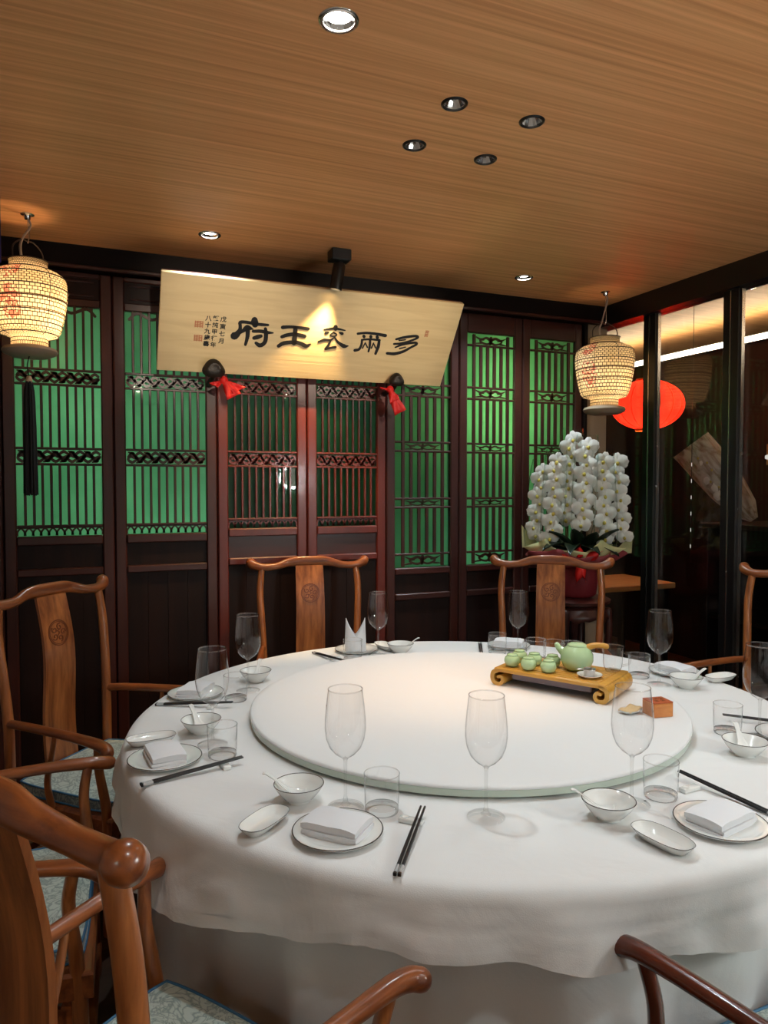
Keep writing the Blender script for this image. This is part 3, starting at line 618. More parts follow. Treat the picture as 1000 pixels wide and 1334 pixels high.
for bxx, nm, side in ((-0.520, 'left', 1), (0.487, 'right', -1)):
    wx = 1.129 + bxx
    t = thing('sign_bracket', 'dark bronze carved knob carrying the lower %s corner of the sign' % nm, 'bracket', (wx, 3.80, 2.055), 0, 'knobs under the sign')
    s = 1.0 if nm == 'left' else 0.8
    obj('shaft', tube([(0, 0.09, -0.02), (0, -0.03, -0.005), (0, -0.075, 0.03)], [0.016, 0.014, 0.016], 10), 'bolt', t)
    G = []
    V = [(0, -0.104, 0.035)]; F = []
    for ring, (k, yy) in enumerate(((0.45, -0.108), (0.8, -0.098), (1.0, -0.084), (0.8, -0.070))):
        for i in range(24):
            a = 2 * PI * i / 24; r = 0.052 * s * k * (1 + 0.10 * math.cos(3 * a + PI / 2)); V.append((r * math.cos(a) * 1.08, yy, 0.035 + r * math.sin(a) * 0.9))
    for i in range(24): F.append((0, 1 + i, 1 + (i + 1) % 24))
    for j in range(3):
        for i in range(24): F.append((1 + j * 24 + i, 1 + (j + 1) * 24 + i, 1 + (j + 1) * 24 + (i + 1) % 24, 1 + j * 24 + (i + 1) % 24))
    F.append(tuple(1 + 72 + i for i in range(24)))
    kn = obj('knob', mesh('knob', V, F, 60), 'bolt', t)
    obj('scroll', join_geo([xform(ribbon_geo([(0.030 * math.cos(a) * (1 - a / 9) * s, 0.027 * math.sin(a) * (1 - a / 9) * s) for a in [q * 0.7 for q in range(11)]], [0.006] * 11, 0.006, 3), Matrix.Translation((0, -0.102, 0.035)) @ UPRIGHT)]), 'bolt', kn)
    r = thing('red_ribbon', 'red cloth knot tied beside the %s knob under the sign' % nm, 'ribbon', (wx + (0.055 if nm == 'left' else -0.03), 3.74, 2.055), 0, 'red ribbons on the sign knobs')
    obj('knot', lathe([(0.0001, -0.022), (0.018, -0.015), (0.022, 0), (0.016, 0.015), (0.0001, 0.022)], 12, 180), 'redcloth', r, (0, 0, -0.015))
    def tail(dx, dz, wid, yy):
        V = []; F = []; n = 7
        for i in range(n):
            t_ = i / (n - 1)
            for j in range(5):
                u_ = j / 4 - 0.5; V.append((dx * t_ + u_ * wid * (0.35 + t_) * 0.9, yy - 0.012 * t_ + 0.012 * math.sin(j * 1.9 + i * 0.8), -0.015 + dz * t_ + u_ * wid * 0.5 * (0.3 + t_) * (1 if dx > 0 else -1)))
        for i in range(n - 1):
            for j in range(4): a = i * 5 + j; F.append((a, a + 1, a + 6, a + 5))
        return mesh('tail', V, F, 180)
    for dx, dz, wid, yy in (((0.075, -0.05, 0.055, 0), (0.045, -0.085, 0.06, -0.012), (-0.055, -0.03, 0.035, 0.008), (-0.03, 0.035, 0.03, 0)) if nm == 'left' else ((0.055, -0.13, 0.06, 0), (0.015, -0.07, 0.05, -0.012), (-0.05, 0.0, 0.03, 0.006))):
        q = obj('tail', tail(dx, dz, wid, yy), 'redcloth', r)
        md = q.modifiers.new('thickness', 'SOLIDIFY'); md.thickness = 0.0025

# ------------------------------------------------------------------ table cloths
TC = (1.16, 2.09); TR = 1.075; TZ = 0.76
def ang_d(a, b): return (a - b + PI) % (2 * PI) - PI
def fold(a): return 0.55 * math.sin(9 * a + 0.6) + 0.3 * math.sin(17 * a + 2.1) + 0.25 * math.sin(5 * a + 1.0) + 0.2 * math.sin(29 * a)
def cloth():
    V = []; F = []; n = 360
    rings = [(0.0001, 0), (0.4, 0), (0.8, 0), (1.02, 0), (TR - 0.03, -0.0008), (TR - 0.014, -0.004), (TR - 0.004, -0.012), (TR + 0.003, -0.026)]
    for r, dz in rings:
        for i in range(n): a = 2 * PI * i / n; V.append((r * math.cos(a), r * math.sin(a), dz))
    m = 12
    for k in range(1, m + 1):
        t = k / m
        for i in range(n):
            a = 2 * PI * i / n
            hem = 0.142 + 0.016 * math.sin(4 * a + 1.5) + 0.008 * math.sin(7 * a) + 0.10 * math.exp(-(ang_d(a, math.radians(192)) / 0.22) ** 2) + 0.03 * math.exp(-(ang_d(a, math.radians(214)) / 0.16) ** 2)
            r = TR + 0.003 + 0.014 * t + 0.030 * t * fold(a) + 0.03 * t * math.exp(-(ang_d(a, math.radians(192)) / 0.25) ** 2)
            w = 0.014 * t * noise.noise(Vector((math.cos(a) * 11, math.sin(a) * 11, t * 1.6))) + 0.006 * t * noise.noise(Vector((math.cos(a) * 30 + t, math.sin(a) * 30, t * 2))) + 0.004 * math.sin(PI * t) * noise.noise(Vector((a * 14 + 3 * t, t * 5, 7)))
            V.append(((r + w) * math.cos(a), (r + w) * math.sin(a), -0.026 - (hem - 0.026) * t - 0.006 * t * math.sin(23 * a)))
    R = len(rings) + m
    for j in range(R - 1):
        for i in range(n): q = (i + 1) % n; F.append((j * n + i, (j + 1) * n + i, (j + 1) * n + q, j * n + q))
    me = mesh('cloth', V, F, 180); return me
tc = obj('tablecloth', cloth(), 'cloth', None, (TC[0], TC[1], TZ)); tag(tc, 'white tablecloth with a wavy hem covering the round banquet table', 'tablecloth')
# stitched hem, a part of the cloth: the lowest rings once more, a hair outside
def hem_mesh():
    me = tc.data; n = 360; R = len(me.vertices) // n; V = []; F = []
    for j in (R - 3, R - 2, R - 1):
        for i in range(n):
            c = me.vertices[j * n + i].co; k = 1 + 0.0016 / math.hypot(c.x, c.y); V.append((c.x * k, c.y * k, c.z - (0.0015 if j == R - 1 else 0)))
    for j in range(2):
        for i in range(n): q = (i + 1) % n; F.append((j * n + i, (j + 1) * n + i, (j + 1) * n + q, j * n + q))
    return mesh('hem', V, F, 30)
hm = obj('hem', hem_mesh(), 'cloth', tc)
def skirt():
    V = []; F = []; n = 480; m = 14
    for k in range(m + 1):
        t = k / m; z = 0.745 * (1 - t) + 0.004
        for i in range(n):
            a = 2 * PI * i / n
            f = 0.5 * math.sin(13 * a + 0.4) + 0.35 * math.sin(21 * a + 1.1) + 0.3 * math.sin(34 * a + 2.0 + 0.4 * t) + 0.2 * math.sin(7 * a)
            r = TR - 0.050 - 0.02 * t + (0.016 + 0.040 * t) * f * (0.75 + 0.5 * noise.noise(Vector((math.cos(a) * 4, math.sin(a) * 4, 3)))) + 0.006 * noise.noise(Vector((math.cos(a) * 16, math.sin(a) * 16, t * 2)))
            V.append((r * math.cos(a), r * math.sin(a), z))
    for j in range(m):
        for i in range(n): q = (i + 1) % n; F.append((j * n + i, (j + 1) * n + i, (j + 1) * n + q, j * n + q))
    return mesh('skirt', V, F, 180)
tag(obj('table_skirt', skirt(), 'cloth', None, (TC[0], TC[1], 0)), 'floor length white under cloth hanging in folds below the tablecloth', 'tablecloth')

# turntable
TTC = (1.15, 2.085); TTR = 0.695
t = thing('turntable', 'large round rotating tray covered in white cloth on the table', 'turntable', (TTC[0], TTC[1], TZ))
obj('bearing', lathe([(0.0001, 0.0), (0.2, 0.0), (0.2, 0.010), (0.0001, 0.010)], 32), 'steel', t)
obj('glass_disc', lathe([(0.0001, 0.008), (TTR - 0.004, 0.006), (TTR, 0.008), (TTR, 0.0235), (TTR - 0.002, 0.0247), (0.0001, 0.0247)], 160, 40), 'ttglass', t)
obj('cover', lathe([(0.0001, 0.034), (TTR - 0.02, 0.034), (TTR - 0.004, 0.0335), (TTR + 0.0015, 0.031), (TTR + 0.002, 0.0275), (TTR + 0.0015, 0.0262), (TTR + 0.0005, 0.0256), (TTR + 0.0005, 0.0248), (0.0001, 0.0248)], 200, 60), 'cloth', t)
TTZ = TZ + 0.034

# ------------------------------------------------------------------ table ware prototypes
ME = {}
ME['wine_bowl'] = lathe([(0.0045, 0.112), (0.010, 0.118), (0.024, 0.127), (0.037, 0.142), (0.0445, 0.162), (0.0475, 0.185), (0.0470, 0.208), (0.0440, 0.240), (0.0395, 0.276)], 40, 180)
ME['wine_rim'] = lathe([(0.0390, 0.276), (0.0396, 0.2775), (0.0403, 0.276), (0.0396, 0.2745), (0.0390, 0.276)], 40, 180)
ME['wine_stem'] = lathe([(0.0001, 0.119), (0.005, 0.116), (0.0042, 0.105), (0.0036, 0.07), (0.0038, 0.03), (0.006, 0.014), (0.012, 0.008)], 16, 180)
ME['wine_foot'] = lathe([(0.0001, 0.0085), (0.012, 0.008), (0.03, 0.0045), (0.042, 0.0028), (0.0425, 0.0016), (0.0418, 0.0004)], 40, 60)
ME['tum_wall'] = lathe([(0.0385, 0.014), (0.0395, 0.03), (0.041, 0.088)], 36, 180)
ME['tum_rim'] = lathe([(0.0398, 0.088), (0.0405, 0.0895), (0.0413, 0.088), (0.0405, 0.0865), (0.0398, 0.088)], 36, 180)
ME['tum_base'] = lathe([(0.0001, 0.016), (0.030, 0.0155), (0.0375, 0.013), (0.0385, 0.006), (0.037, 0.0008), (0.031, 0.0004)], 36, 50)
ME['plate'] = lathe([(0.0001, 0.006), (0.062, 0.006), (0.072, 0.009), (0.095, 0.014), (0.0965, 0.0135), (0.094, 0.010), (0.070, 0.004), (0.058, 0.0005), (0.0001, 0.0005)], 56, 60)
ME['plate_rim'] = lathe([(0.0945, 0.01425), (0.0962, 0.0147), (0.0972, 0.0135), (0.0962, 0.0128), (0.0945, 0.01425)], 56, 180)
ME['bowl'] = lathe([(0.0001, 0.010), (0.020, 0.010), (0.034, 0.017), (0.047, 0.030), (0.057, 0.0435), (0.0585, 0.044), (0.0590, 0.043), (0.050, 0.028), (0.037, 0.012), (0.026, 0.005), (0.026, 0.0005), (0.0001, 0.0005)], 44, 60)
ME['bowl_rim'] = lathe([(0.0570, 0.0440), (0.0582, 0.0450), (0.0592, 0.0436), (0.0582, 0.0430), (0.0570, 0.0440)], 44, 180)
def oblong(rx, ry, prof, rev=40, p=2.8, caps=True):
    V = []; F = []
    for k, z in prof:
        for i in range(rev):
            a = 2 * PI * i / rev; c, s = math.cos(a), math.sin(a)
            off = (k - 1) * 0.024
            V.append(((rx + off) * math.copysign(abs(c) ** (2 / p), c), (ry + off) * math.copysign(abs(s) ** (2 / p), s), z))
    n = len(prof)
    for j in range(n - 1):
        for i in range(rev): q = (i + 1) % rev; F.append((j * rev + i, j * rev + q, (j + 1) * rev + q, (j + 1) * rev + i))
    if caps: F.append(tuple(range(rev))[::-1]); F.append(tuple((n - 1) * rev + i for i in range(rev)))
    return mesh('oblong', V, F, 60)
ME['dish'] = oblong(0.069, 0.035, [(0.1, 0.0005), (0.45, 0.004), (0.9, 0.018), (1.0, 0.022), (0.95, 0.0225), (0.85, 0.019), (0.4, 0.007), (0.1, 0.006)])
ME['dish_rim'] = oblong(0.069, 0.035, [(0.97, 0.0222), (1.0, 0.0229), (1.015, 0.022), (0.99, 0.0213), (0.97, 0.0222)], caps=False)
def spoon_mesh():
    P = [(-0.018, 0, 0.0), (-0.005, 0, -0.004), (0.012, 0, 0.000), (0.03, 0, 0.012), (0.055, 0, 0.032), (0.075, 0, 0.046), (0.085, 0, 0.048)]
    W = [0.012, 0.019, 0.017, 0.010, 0.0065, 0.0075, 0.005]
    pts = catmull(P, 4); w = lerp_list(W, len(pts)); V = []; F = []; m = len(pts)
    for i, p in enumerate(pts):
        cup = 0.007 * max(0, 1 - i / (m * 0.5)) + 0.002
        for j in range(7): u = j / 3 - 1; V.append((p.x, w[i] * u, p.z + cup * u * u))
    for i in range(m - 1):
        for j in range(6): a = i * 7 + j; F.append((a, a + 1, a + 8, a + 7))
    me = mesh('spoon', V, F, 180)
    bm = bmesh.new(); bm.from_mesh(me); g = bmesh.ops.solidify(bm, geom=bm.faces[:], thickness=0.0022); bm.to_mesh(me); bm.free()
    me.polygons.foreach_set('use_smooth', [True] * len(me.polygons)); return me
ME['spoon'] = spoon_mesh()
ME['rest'] = bx(-0.028, 0.028, -0.0105, 0.0105, 0.0003, 0.011, 0.003, 2)
ME['rest_dip'] = lathe([(0.0001, 0.0), (0.006, 0.0004), (0.008, 0.0012), (0.0085, 0.0006), (0.0085, 0.0)], 20, 180)
ME['stick'] = join_geo([tube_geo([(0, 0.028, 0), (0, 0.14, 0), (0, 0.265, 0)], [0.0039, 0.0036, 0.0026], 8, n=2)], 40)
ME['stick_tip'] = bx(-0.0036, 0.0036, 0.0, 0.006, -0.0036, 0.0036, 0.001)
ME['stick_cap'] = join_geo([tube_geo([(0, 0.006, 0), (0, 0.030, 0)], [0.0042, 0.0041], 8, n=1, cap=False)], 40)
def napkin_mesh():
    V = []; F = []
    def slab(x0, x1, y0, y1, z0, z1, sag, nx=8, ny=6):
        b = len(V)
        for s in (0, 1):
            for i in range(nx + 1):
                for j in range(ny + 1):
                    x = x0 + (x1 - x0) * i / nx; yy = y0 + (y1 - y0) * j / ny
                    z = z0 if s == 0 else z1 - sag * ((2 * i / nx - 1) ** 4 * 0.4 + (2 * j / ny - 1) ** 4 * 0.35) + 0.0008 * math.sin(i * 1.3 + j * 0.9)
                    V.append((x, yy, z))
        N = (nx + 1) * (ny + 1); ix = lambda s, i, j: b + s * N + i * (ny + 1) + j
        for i in range(nx):
            for j in range(ny):
                F.append((ix(1, i, j), ix(1, i + 1, j), ix(1, i + 1, j + 1), ix(1, i, j + 1))); F.append((ix(0, i, j), ix(0, i, j + 1), ix(0, i + 1, j + 1), ix(0, i + 1, j)))
        for i in range(nx):
            F.append((ix(0, i, 0), ix(0, i + 1, 0), ix(1, i + 1, 0), ix(1, i, 0))); F.append((ix(0, i + 1, ny), ix(0, i, ny), ix(1, i, ny), ix(1, i + 1, ny)))
        for j in range(ny):
            F.append((ix(0, 0, j + 1), ix(0, 0, j), ix(1, 0, j), ix(1, 0, j + 1))); F.append((ix(0, nx, j), ix(0, nx, j + 1), ix(1, nx, j + 1), ix(1, nx, j)))
    slab(-0.064, 0.064, -0.044, 0.044, 0.0, 0.007, 0.002)
    slab(-0.062, 0.065, -0.046, 0.042, 0.0075, 0.015, 0.002)
    slab(-0.066, 0.062, -0.043, 0.044, 0.0155, 0.033, 0.010)
    return mesh('napkin', V, F, 50)
ME['napkin'] = napkin_mesh()
def napkin_stand():
    V = []; F = []; n = 48; m = 8
    for k in range(m + 1):
        t = k / m
        for i in range(n):
            a = 2 * PI * i / n; h = 0.070 + 0.078 * abs(math.cos(a)) ** 1.3 * (1.0 if math.sin(a) < 0 else 0.92)
            V.append((0.048 * math.cos(a) * (1 - 0.10 * t), 0.030 * math.sin(a) * (1 - 0.15 * t), h * t))
    for j in range(m):
        for i in range(n): q = (i + 1) % n; F.append((j * n + i, j * n + q, (j + 1) * n + q, (j + 1) * n + i))
    return mesh('napkin_stand', V, F, 60)
def polar(r, deg): return (TC[0] + 0.015 + r * math.cos(math.radians(deg)), TC[1] + r * math.sin(math.radians(deg)))
def at(xy, z=TZ): return (xy[0], xy[1], z)
def wine(xy, label):
    t = thing('wine_glass', label, 'wine glass', at(xy), 0, 'wine glasses on the table')
    obj('bowl', ME['wine_bowl'], 'glass', t); obj('rim', ME['wine_rim'], 'glassbase', t); obj('stem', ME['wine_stem'], 'glassbase', t); obj('foot', ME['wine_foot'], 'glassbase', t)
def tumbler(xy, label, z=TZ, group='tumblers on the table'):
    t = thing('tumbler', label, 'tumbler', at(xy, z), 0, group)
    obj('wall', ME['tum_wall'], 'glass', t); obj('rim', ME['tum_rim'], 'glassbase', t); obj('thick_base', ME['tum_base'], 'tumbase', t)
def plate(xy, label):
    t = thing('side_plate', label, 'plate', at(xy), 0, 'plates with dark rims')
    obj('dish_body', ME['plate'], 'porcelain', t); obj('rim_line', ME['plate_rim'], 'rimline', t)
def napkin(xy, rz, label): tag(obj('napkin', ME['napkin'], 'napkin', None, at(xy, TZ + 0.0062), (0, 0, rz)), label, 'napkin', 'folded white napkins')
def bowl(xy, rz, label, spoon=True):
    t = thing('soup_bowl', label, 'bowl', at(xy), 0, 'small white bowls')
    obj('bowl_body', ME['bowl'], 'porcelain', t); obj('rim_line', ME['bowl_rim'], 'rimline', t)
    if spoon: tag(obj('soup_spoon', ME['spoon'], 'porcelain', None, (xy[0], xy[1], TZ + 0.0165), (0, 0, rz)), label.replace('small white bowl', 'white spoon in the bowl'), 'spoon', 'white spoons')
def dish(xy, rz, label):
    t = thing('oblong_dish', label, 'dish', at(xy), rz, 'small oblong white dishes')
    obj('dish_body', ME['dish'], 'porcelain', t); obj('rim_line', ME['dish_rim'], 'rimline', t)
def rest(xy, rz, label):
    t = thing('chopstick_rest', label, 'chopstick rest', at(xy), rz, 'white chopstick rests')
    obj('block', ME['rest'], 'porcelain', t); obj('dip', ME['rest_dip'], 'porcelain', t, (-0.014, 0, 0.011))
def sticks(outer, inner, label, group):
    dx, dy = inner[0] - outer[0], inner[1] - outer[1]; rz = math.atan2(-dx, dy)
    L = math.hypot(dx, dy); nx, ny = math.cos(rz), math.sin(rz)
    for s in (-1, 1):
        t = thing('chopstick', 'black chopstick %s its plate %s' % ('nearer' if s < 0 else 'farther from', label), 'chopstick', (outer[0] + nx * 0.0046 * s, outer[1] + ny * 0.0046 * s, TZ + 0.0045), rz, group)
        t.rotation_euler = (math.atan2(0.0118, 0.20), 0, rz)
        obj('shaft', ME['stick'], 'stick', t); obj('metal_cap', ME['stick_cap'], 'capgrey', t); obj('end_tip', ME['stick_tip'], 'stick', t)
# place settings: seat angle, name, measured positions (None = laid out like the others)
def setting(deg, who, **kw):
    g = lambda k, r, da: kw.get(k) or polar(r, deg + da)
    th = math.radians(deg - 90)      # local +Y of a rotation th+pi points to the centre
    fx = math.radians(deg + 90)
    skip = kw.get('skip', ())
    if 'plate' not in skip: plate(g('plate', 0.955, 0), 'white plate with dark rim %s' % who)
    if 'napkin' not in skip: napkin(kw.get('plate') or polar(0.955, deg), fx + kw.get('nrot', 0.0), 'folded white napkin on the plate %s' % who)
    if 'wine' not in skip: wine(g('wine', 0.832, -3.6), 'tall empty wine glass %s' % who)
    if 'tumbler' not in skip: tumbler(g('tumbler', 0.815, 3.0), 'empty tumbler with thick base %s' % who)
    if 'bowl' not in skip: bowl(g('bowl', 0.857, -11.4), math.radians(kw.get('srot', 100)), 'small white bowl %s' % who)
    if 'dish' not in skip: dish(g('dish', 1.0, -9.0), math.radians(deg) + kw.get('drot', 0.0), 'oblong white dish %s' % who)
    if 'rest' not in skip: rest(g('rest', 0.86, 8.0), fx, 'white chopstick rest %s' % who)
    if 'sticks' not in skip: sticks(g('ch0', 1.07, 9.2), g('ch1', 0.80, 9.2), who, 'chopstick pair %s' % who)
setting(-136.2, 'at the setting nearest the camera left of centre', plate=(0.486, 1.43), dish=(0.35, 1.52), bowl=(0.454, 1.618), wine=(0.544, 1.545), tumbler=(0.614, 1.495), rest=(0.652, 1.418), ch0=(0.535, 1.228), ch1=(0.694, 1.445), srot=157, drot=-0.05)
setting(-174.4, 'at the setting by the left edge of the table', plate=(0.189, 1.993), dish=(0.166, 2.146), bowl=(0.312, 2.183), wine=(0.328, 2.072), tumbler=(0.338, 1.972), rest=(0.33, 1.893), ch0=(0.116, 1.846), ch1=(0.374, 1.894), srot=105)
setting(149, 'before the armchair at the far left', plate=(0.352, 2.587), bowl=(0.587, 2.685), wine=(0.535, 2.573), tumbler=(0.472, 2.478), ch0=(0.211, 2.52), ch1=(0.424, 2.404), srot=65, skip=('dish',))
setting(94, 'before the back left chair', plate=(1.113, 3.01), wine=(1.172, 2.895), tumbler=(1.041, 2.862), dish=(1.248, 3.005), bowl=(1.282, 2.905), rest=(0.975, 2.905), ch0=(0.924, 3.047), ch1=(0.978, 2.80), skip=('napkin',), srot=-22)
setting(50, 'behind the tea tray before the back right chair', tumbler=(1.672, 2.73), wine=(1.752, 2.69), ch0=(1.70, 2.93), ch1=(1.585, 2.72), skip=('bowl', 'dish', 'rest'))
setting(5.4, 'right of the tea tray before the far right chair', plate=(2.14, 2.17), wine=(1.965, 2.068), tumbler=(1.973, 2.182), bowl=(2.026, 1.999), dish=(2.22, 2.02), skip=('rest', 'sticks'), srot=-10)
setting(-40, 'at the setting by the right edge of the picture', wine=(1.818, 1.512), tumbler=(1.767, 1.58), bowl=(1.665, 1.429), ch0=(2.06, 1.51), ch1=(1.84, 1.675), skip=('napkin', 'dish', 'rest'), srot=60)
setting(-84.4, 'at the setting nearest the camera on the right', plate=(1.268, 1.148), wine=(1.163, 1.306), tumbler=(1.256, 1.312), bowl=(1.067, 1.27), dish=(1.089, 1.131), rest=(1.347, 1.312), ch0=(1.415, 1.115), ch1=(1.379, 1.373), srot=160, drot=0.05, nrot=0.1)
wine((0.817, 1.378), 'tall empty wine glass standing alone at the front centre')
o = obj('standing_napkin', napkin_stand(), 'napkin', None, (1.105, 3.0, TZ + 0.0063), (0, 0, math.radians(-18)))
o.modifiers.new('thickness', 'SOLIDIFY').thickness = 0.002
tag(o, 'white napkin folded upright into two points before the back left chair', 'napkin')

# ------------------------------------------------------------------ tea set on the turntable
TA = math.radians(-59.0)
def tr_w(lx, ly): c, s = math.cos(TA), math.sin(TA); return (1.535 + lx * c - ly * s, 2.085 + lx * s + ly * c)
t = thing('tea_tray', 'bamboo tea tray with scrolled legs on the turntable', 'tray', (1.535, 2.085, TTZ + 0.0012), TA)
obj('top_board', bx(-0.20, 0.20, -0.118, 0.118, 0.048, 0.062, 0.004, 2), 'bamboo', t)
for q in range(9):
    yy = -0.092 + q * 0.023; obj('slat', bx(-0.175, 0.175, yy - 0.009, yy + 0.009, 0.060, 0.0645, 0.001), 'bamboo', t)
for s in (-1, 1):
    pts = [(s * 0.185, 0.054), (s * 0.203, 0.044), (s * 0.206, 0.022), (s * 0.196, 0.0075), (s * 0.175, 0.0075), (s * 0.166, 0.020), (s * 0.172, 0.032), (s * 0.184, 0.030)]
    g = ribbon_geo(pts, [0.015, 0.015, 0.015, 0.014, 0.013, 0.012, 0.011, 0.010], 0.236, 4)
    V, F = xform(g, Matrix.Translation((0, 0.118, 0)) @ UPRIGHT); obj('scroll_leg', mesh('scroll', V, F, 40), 'bamboo', t)
obj('drip_pan', bx(-0.145, 0.145, -0.09, 0.09, 0.022, 0.047, 0.004), plain('grey drip pan', srgb(120, 108, 118), 0.5), t)
CZ = TTZ + 0.0658
ME['cup'] = lathe([(0.0001, 0.0), (0.015, 0.0005), (0.023, 0.006), (0.0275, 0.017), (0.0275, 0.026), (0.024, 0.034), (0.0185, 0.0385), (0.0165, 0.0385), (0.016, 0.040)], 28, 180)
ME['cup_lid'] = lathe([(0.0165, 0.0395), (0.0190, 0.0400), (0.0188, 0.0435), (0.010, 0.0455), (0.0001, 0.046)], 28, 180)
CUPS = [(-0.150, -0.075, 'the front left one'), (-0.082, -0.085, 'second in the front row'), (-0.012, -0.078, 'third in the front row'), (-0.158, 0.0, 'the back left one'), (-0.094, -0.012, 'second in the back row'), (-0.03, 0.0, 'beside the teapot in the back row')]
for lx, ly, nm in CUPS:
    t = thing('tea_cup', 'small round celadon jar on the tea tray, ' + nm, 'tea jar', at(tr_w(lx, ly), CZ), 0, 'celadon jars on the tea tray')
    obj('body', ME['cup'], 'celadon', t); obj('lid', ME['cup_lid'], 'celadon', t)
t = thing('teapot', 'round pale green celadon teapot on the bamboo tray', 'teapot', at(tr_w(0.055, 0.010), CZ), TA + 0.3)
obj('body', lathe([(0.0001, 0.0), (0.032, 0.001), (0.047, 0.014), (0.056, 0.036), (0.055, 0.056), (0.045, 0.076), (0.033, 0.086), (0.031, 0.088)], 40, 180), 'celadon', t)
ld = obj('lid', lathe([(0.034, 0.0865), (0.033, 0.091), (0.02, 0.096), (0.0001, 0.0975)], 32, 180), 'celadon', t)
obj('spout', tube([(-0.046, 0, 0.06), (-0.060, 0, 0.072), (-0.068, 0, 0.084)], [0.015, 0.011, 0.009], 12), 'celadon', t)
obj('handle', tube([(0.030, 0, 0.078), (0.055, 0, 0.090), (0.085, 0, 0.092), (0.098, 0, 0.090)], [0.012, 0.010, 0.0095, 0.009], 12), 'bamboo', t)
t = thing('strainer_saucer', 'white saucer under the metal strainer at the tray front', 'saucer', at(tr_w(0.125, -0.055), CZ))
obj('saucer_body', lathe([(0.0001, 0.003), (0.024, 0.003), (0.038, 0.010), (0.041, 0.0115), (0.0415, 0.010), (0.026, 0.0005), (0.0001, 0.0003)], 32, 60), 'porcelain', t)
t = thing('tea_strainer', 'small metal tea strainer cup standing on the saucer', 'strainer', at(tr_w(0.122, -0.05), CZ + 0.0032))
obj('cup', lathe([(0.0001, 0.0), (0.017, 0.0005), (0.020, 0.022), (0.022, 0.024), (0.0215, 0.0255), (0.019, 0.024), (0.0165, 0.003), (0.0001, 0.003)], 28, 50), 'steel', t)
obj('handle', tube([(-0.021, 0, 0.024), (-0.035, 0.002, 0.027), (-0.045, 0.003, 0.026)], 0.003, 8), 'steel', t)
t = thing('glass_pitcher', 'clear glass tea pitcher behind the teapot', 'pitcher', at(tr_w(0.158, 0.076), CZ), TA)
obj('wall', lathe([(0.024, 0.004), (0.030, 0.012), (0.033, 0.03), (0.033, 0.06), (0.036, 0.085)], 32, 180), 'glass', t)
obj('rim', lathe([(0.0355, 0.085), (0.036, 0.0862), (0.0367, 0.085), (0.036, 0.0838), (0.0355, 0.085)], 32, 180), 'glassbase', t)
obj('thick_base', lathe([(0.0001, 0.006), (0.024, 0.0055), (0.026, 0.003), (0.024, 0.0003), (0.0001, 0.0003)], 28, 50), 'glassbase', t)
obj('handle', tube([(0.033, 0, 0.070), (0.056, 0, 0.064), (0.058, 0, 0.035), (0.034, 0, 0.022)], 0.004, 10), 'glassbase', t)
for (x, y), nm in (((1.672, 2.435), 'left of three behind the tea jars'), ((1.715, 2.375), 'middle of three behind the tea jars'), ((1.770, 2.330), 'right of three behind the tea jars')):
    tumbler((x, y), 'clear tumbler on the turntable, ' + nm, TTZ, 'tumblers behind the tea jars')
t = thing('tissue_dish', 'small oval white dish in front of the tea tray', 'dish', (1.558, 1.758, TTZ), math.radians(10))
obj('dish_body', oblong(0.040, 0.028, [(0.1, 0.0005), (0.5, 0.003), (0.95, 0.011), (1.0, 0.013), (0.94, 0.013), (0.5, 0.006), (0.1, 0.005)], 36, 2.2), 'porcelain', t)
V = []; F = []
for i in range(7):
    for j in range(6):
        x = -0.032 + 0.064 * i / 6; yy = -0.022 + 0.044 * j / 5; V.append((x + 0.002 * math.sin(j * 2), yy + 0.003 * math.sin(i * 1.5), 0.0125 + 0.004 * noise.noise(Vector((i * 0.7, j * 0.9, 2))) + 0.005 * (i / 6)))
for i in range(6):
    for j in range(5): a = i * 6 + j; F.append((a, a + 6, a + 7, a + 1))
o = obj('tissue', mesh('tissue', V, F, 180), 'biscuit', None, (1.558, 1.758, TTZ), (0, 0, math.radians(15))); o.modifiers.new('thickness', 'SOLIDIFY').thickness = 0.003
tag(o, 'folded beige moist tissue lying in the small oval dish', 'tissue')
t = thing('wooden_box', 'small orange wooden box with carved lid beside the oval dish', 'box', (1.625, 1.715, TTZ), math.radians(-8))
obj('body', bx(-0.034, 0.034, -0.030, 0.030, 0.0, 0.042, 0.0015), 'boxwood', t)
lidm = obj('lid', bx(-0.034, 0.034, -0.030, 0.030, 0.0425, 0.046, 0.001), plain('red brown lid', srgb(176, 84, 42), 0.45), t)
G = []
for cx, cy in ((-0.018, 0.012), (0.0, 0.012), (0.018, 0.012), (-0.012, -0.008), (0.010, -0.008)):
    G.append(ribbon_geo([(cx - 0.006, cy), (cx, cy + 0.004), (cx + 0.007, cy - 0.001)], [0.002, 0.003, 0.002], 0.0006, 3)); G.append(ribbon_geo([(cx, cy + 0.008), (cx + 0.001, cy - 0.007)], [0.002, 0.003], 0.0006, 2))
    G.append(ribbon_geo([(cx - 0.005, cy - 0.006), (cx + 0.006, cy - 0.007)], [0.002, 0.002], 0.0006, 2))
obj('carved_marks', join_geo(G), 'relief', lidm, (0, 0, 0.046))

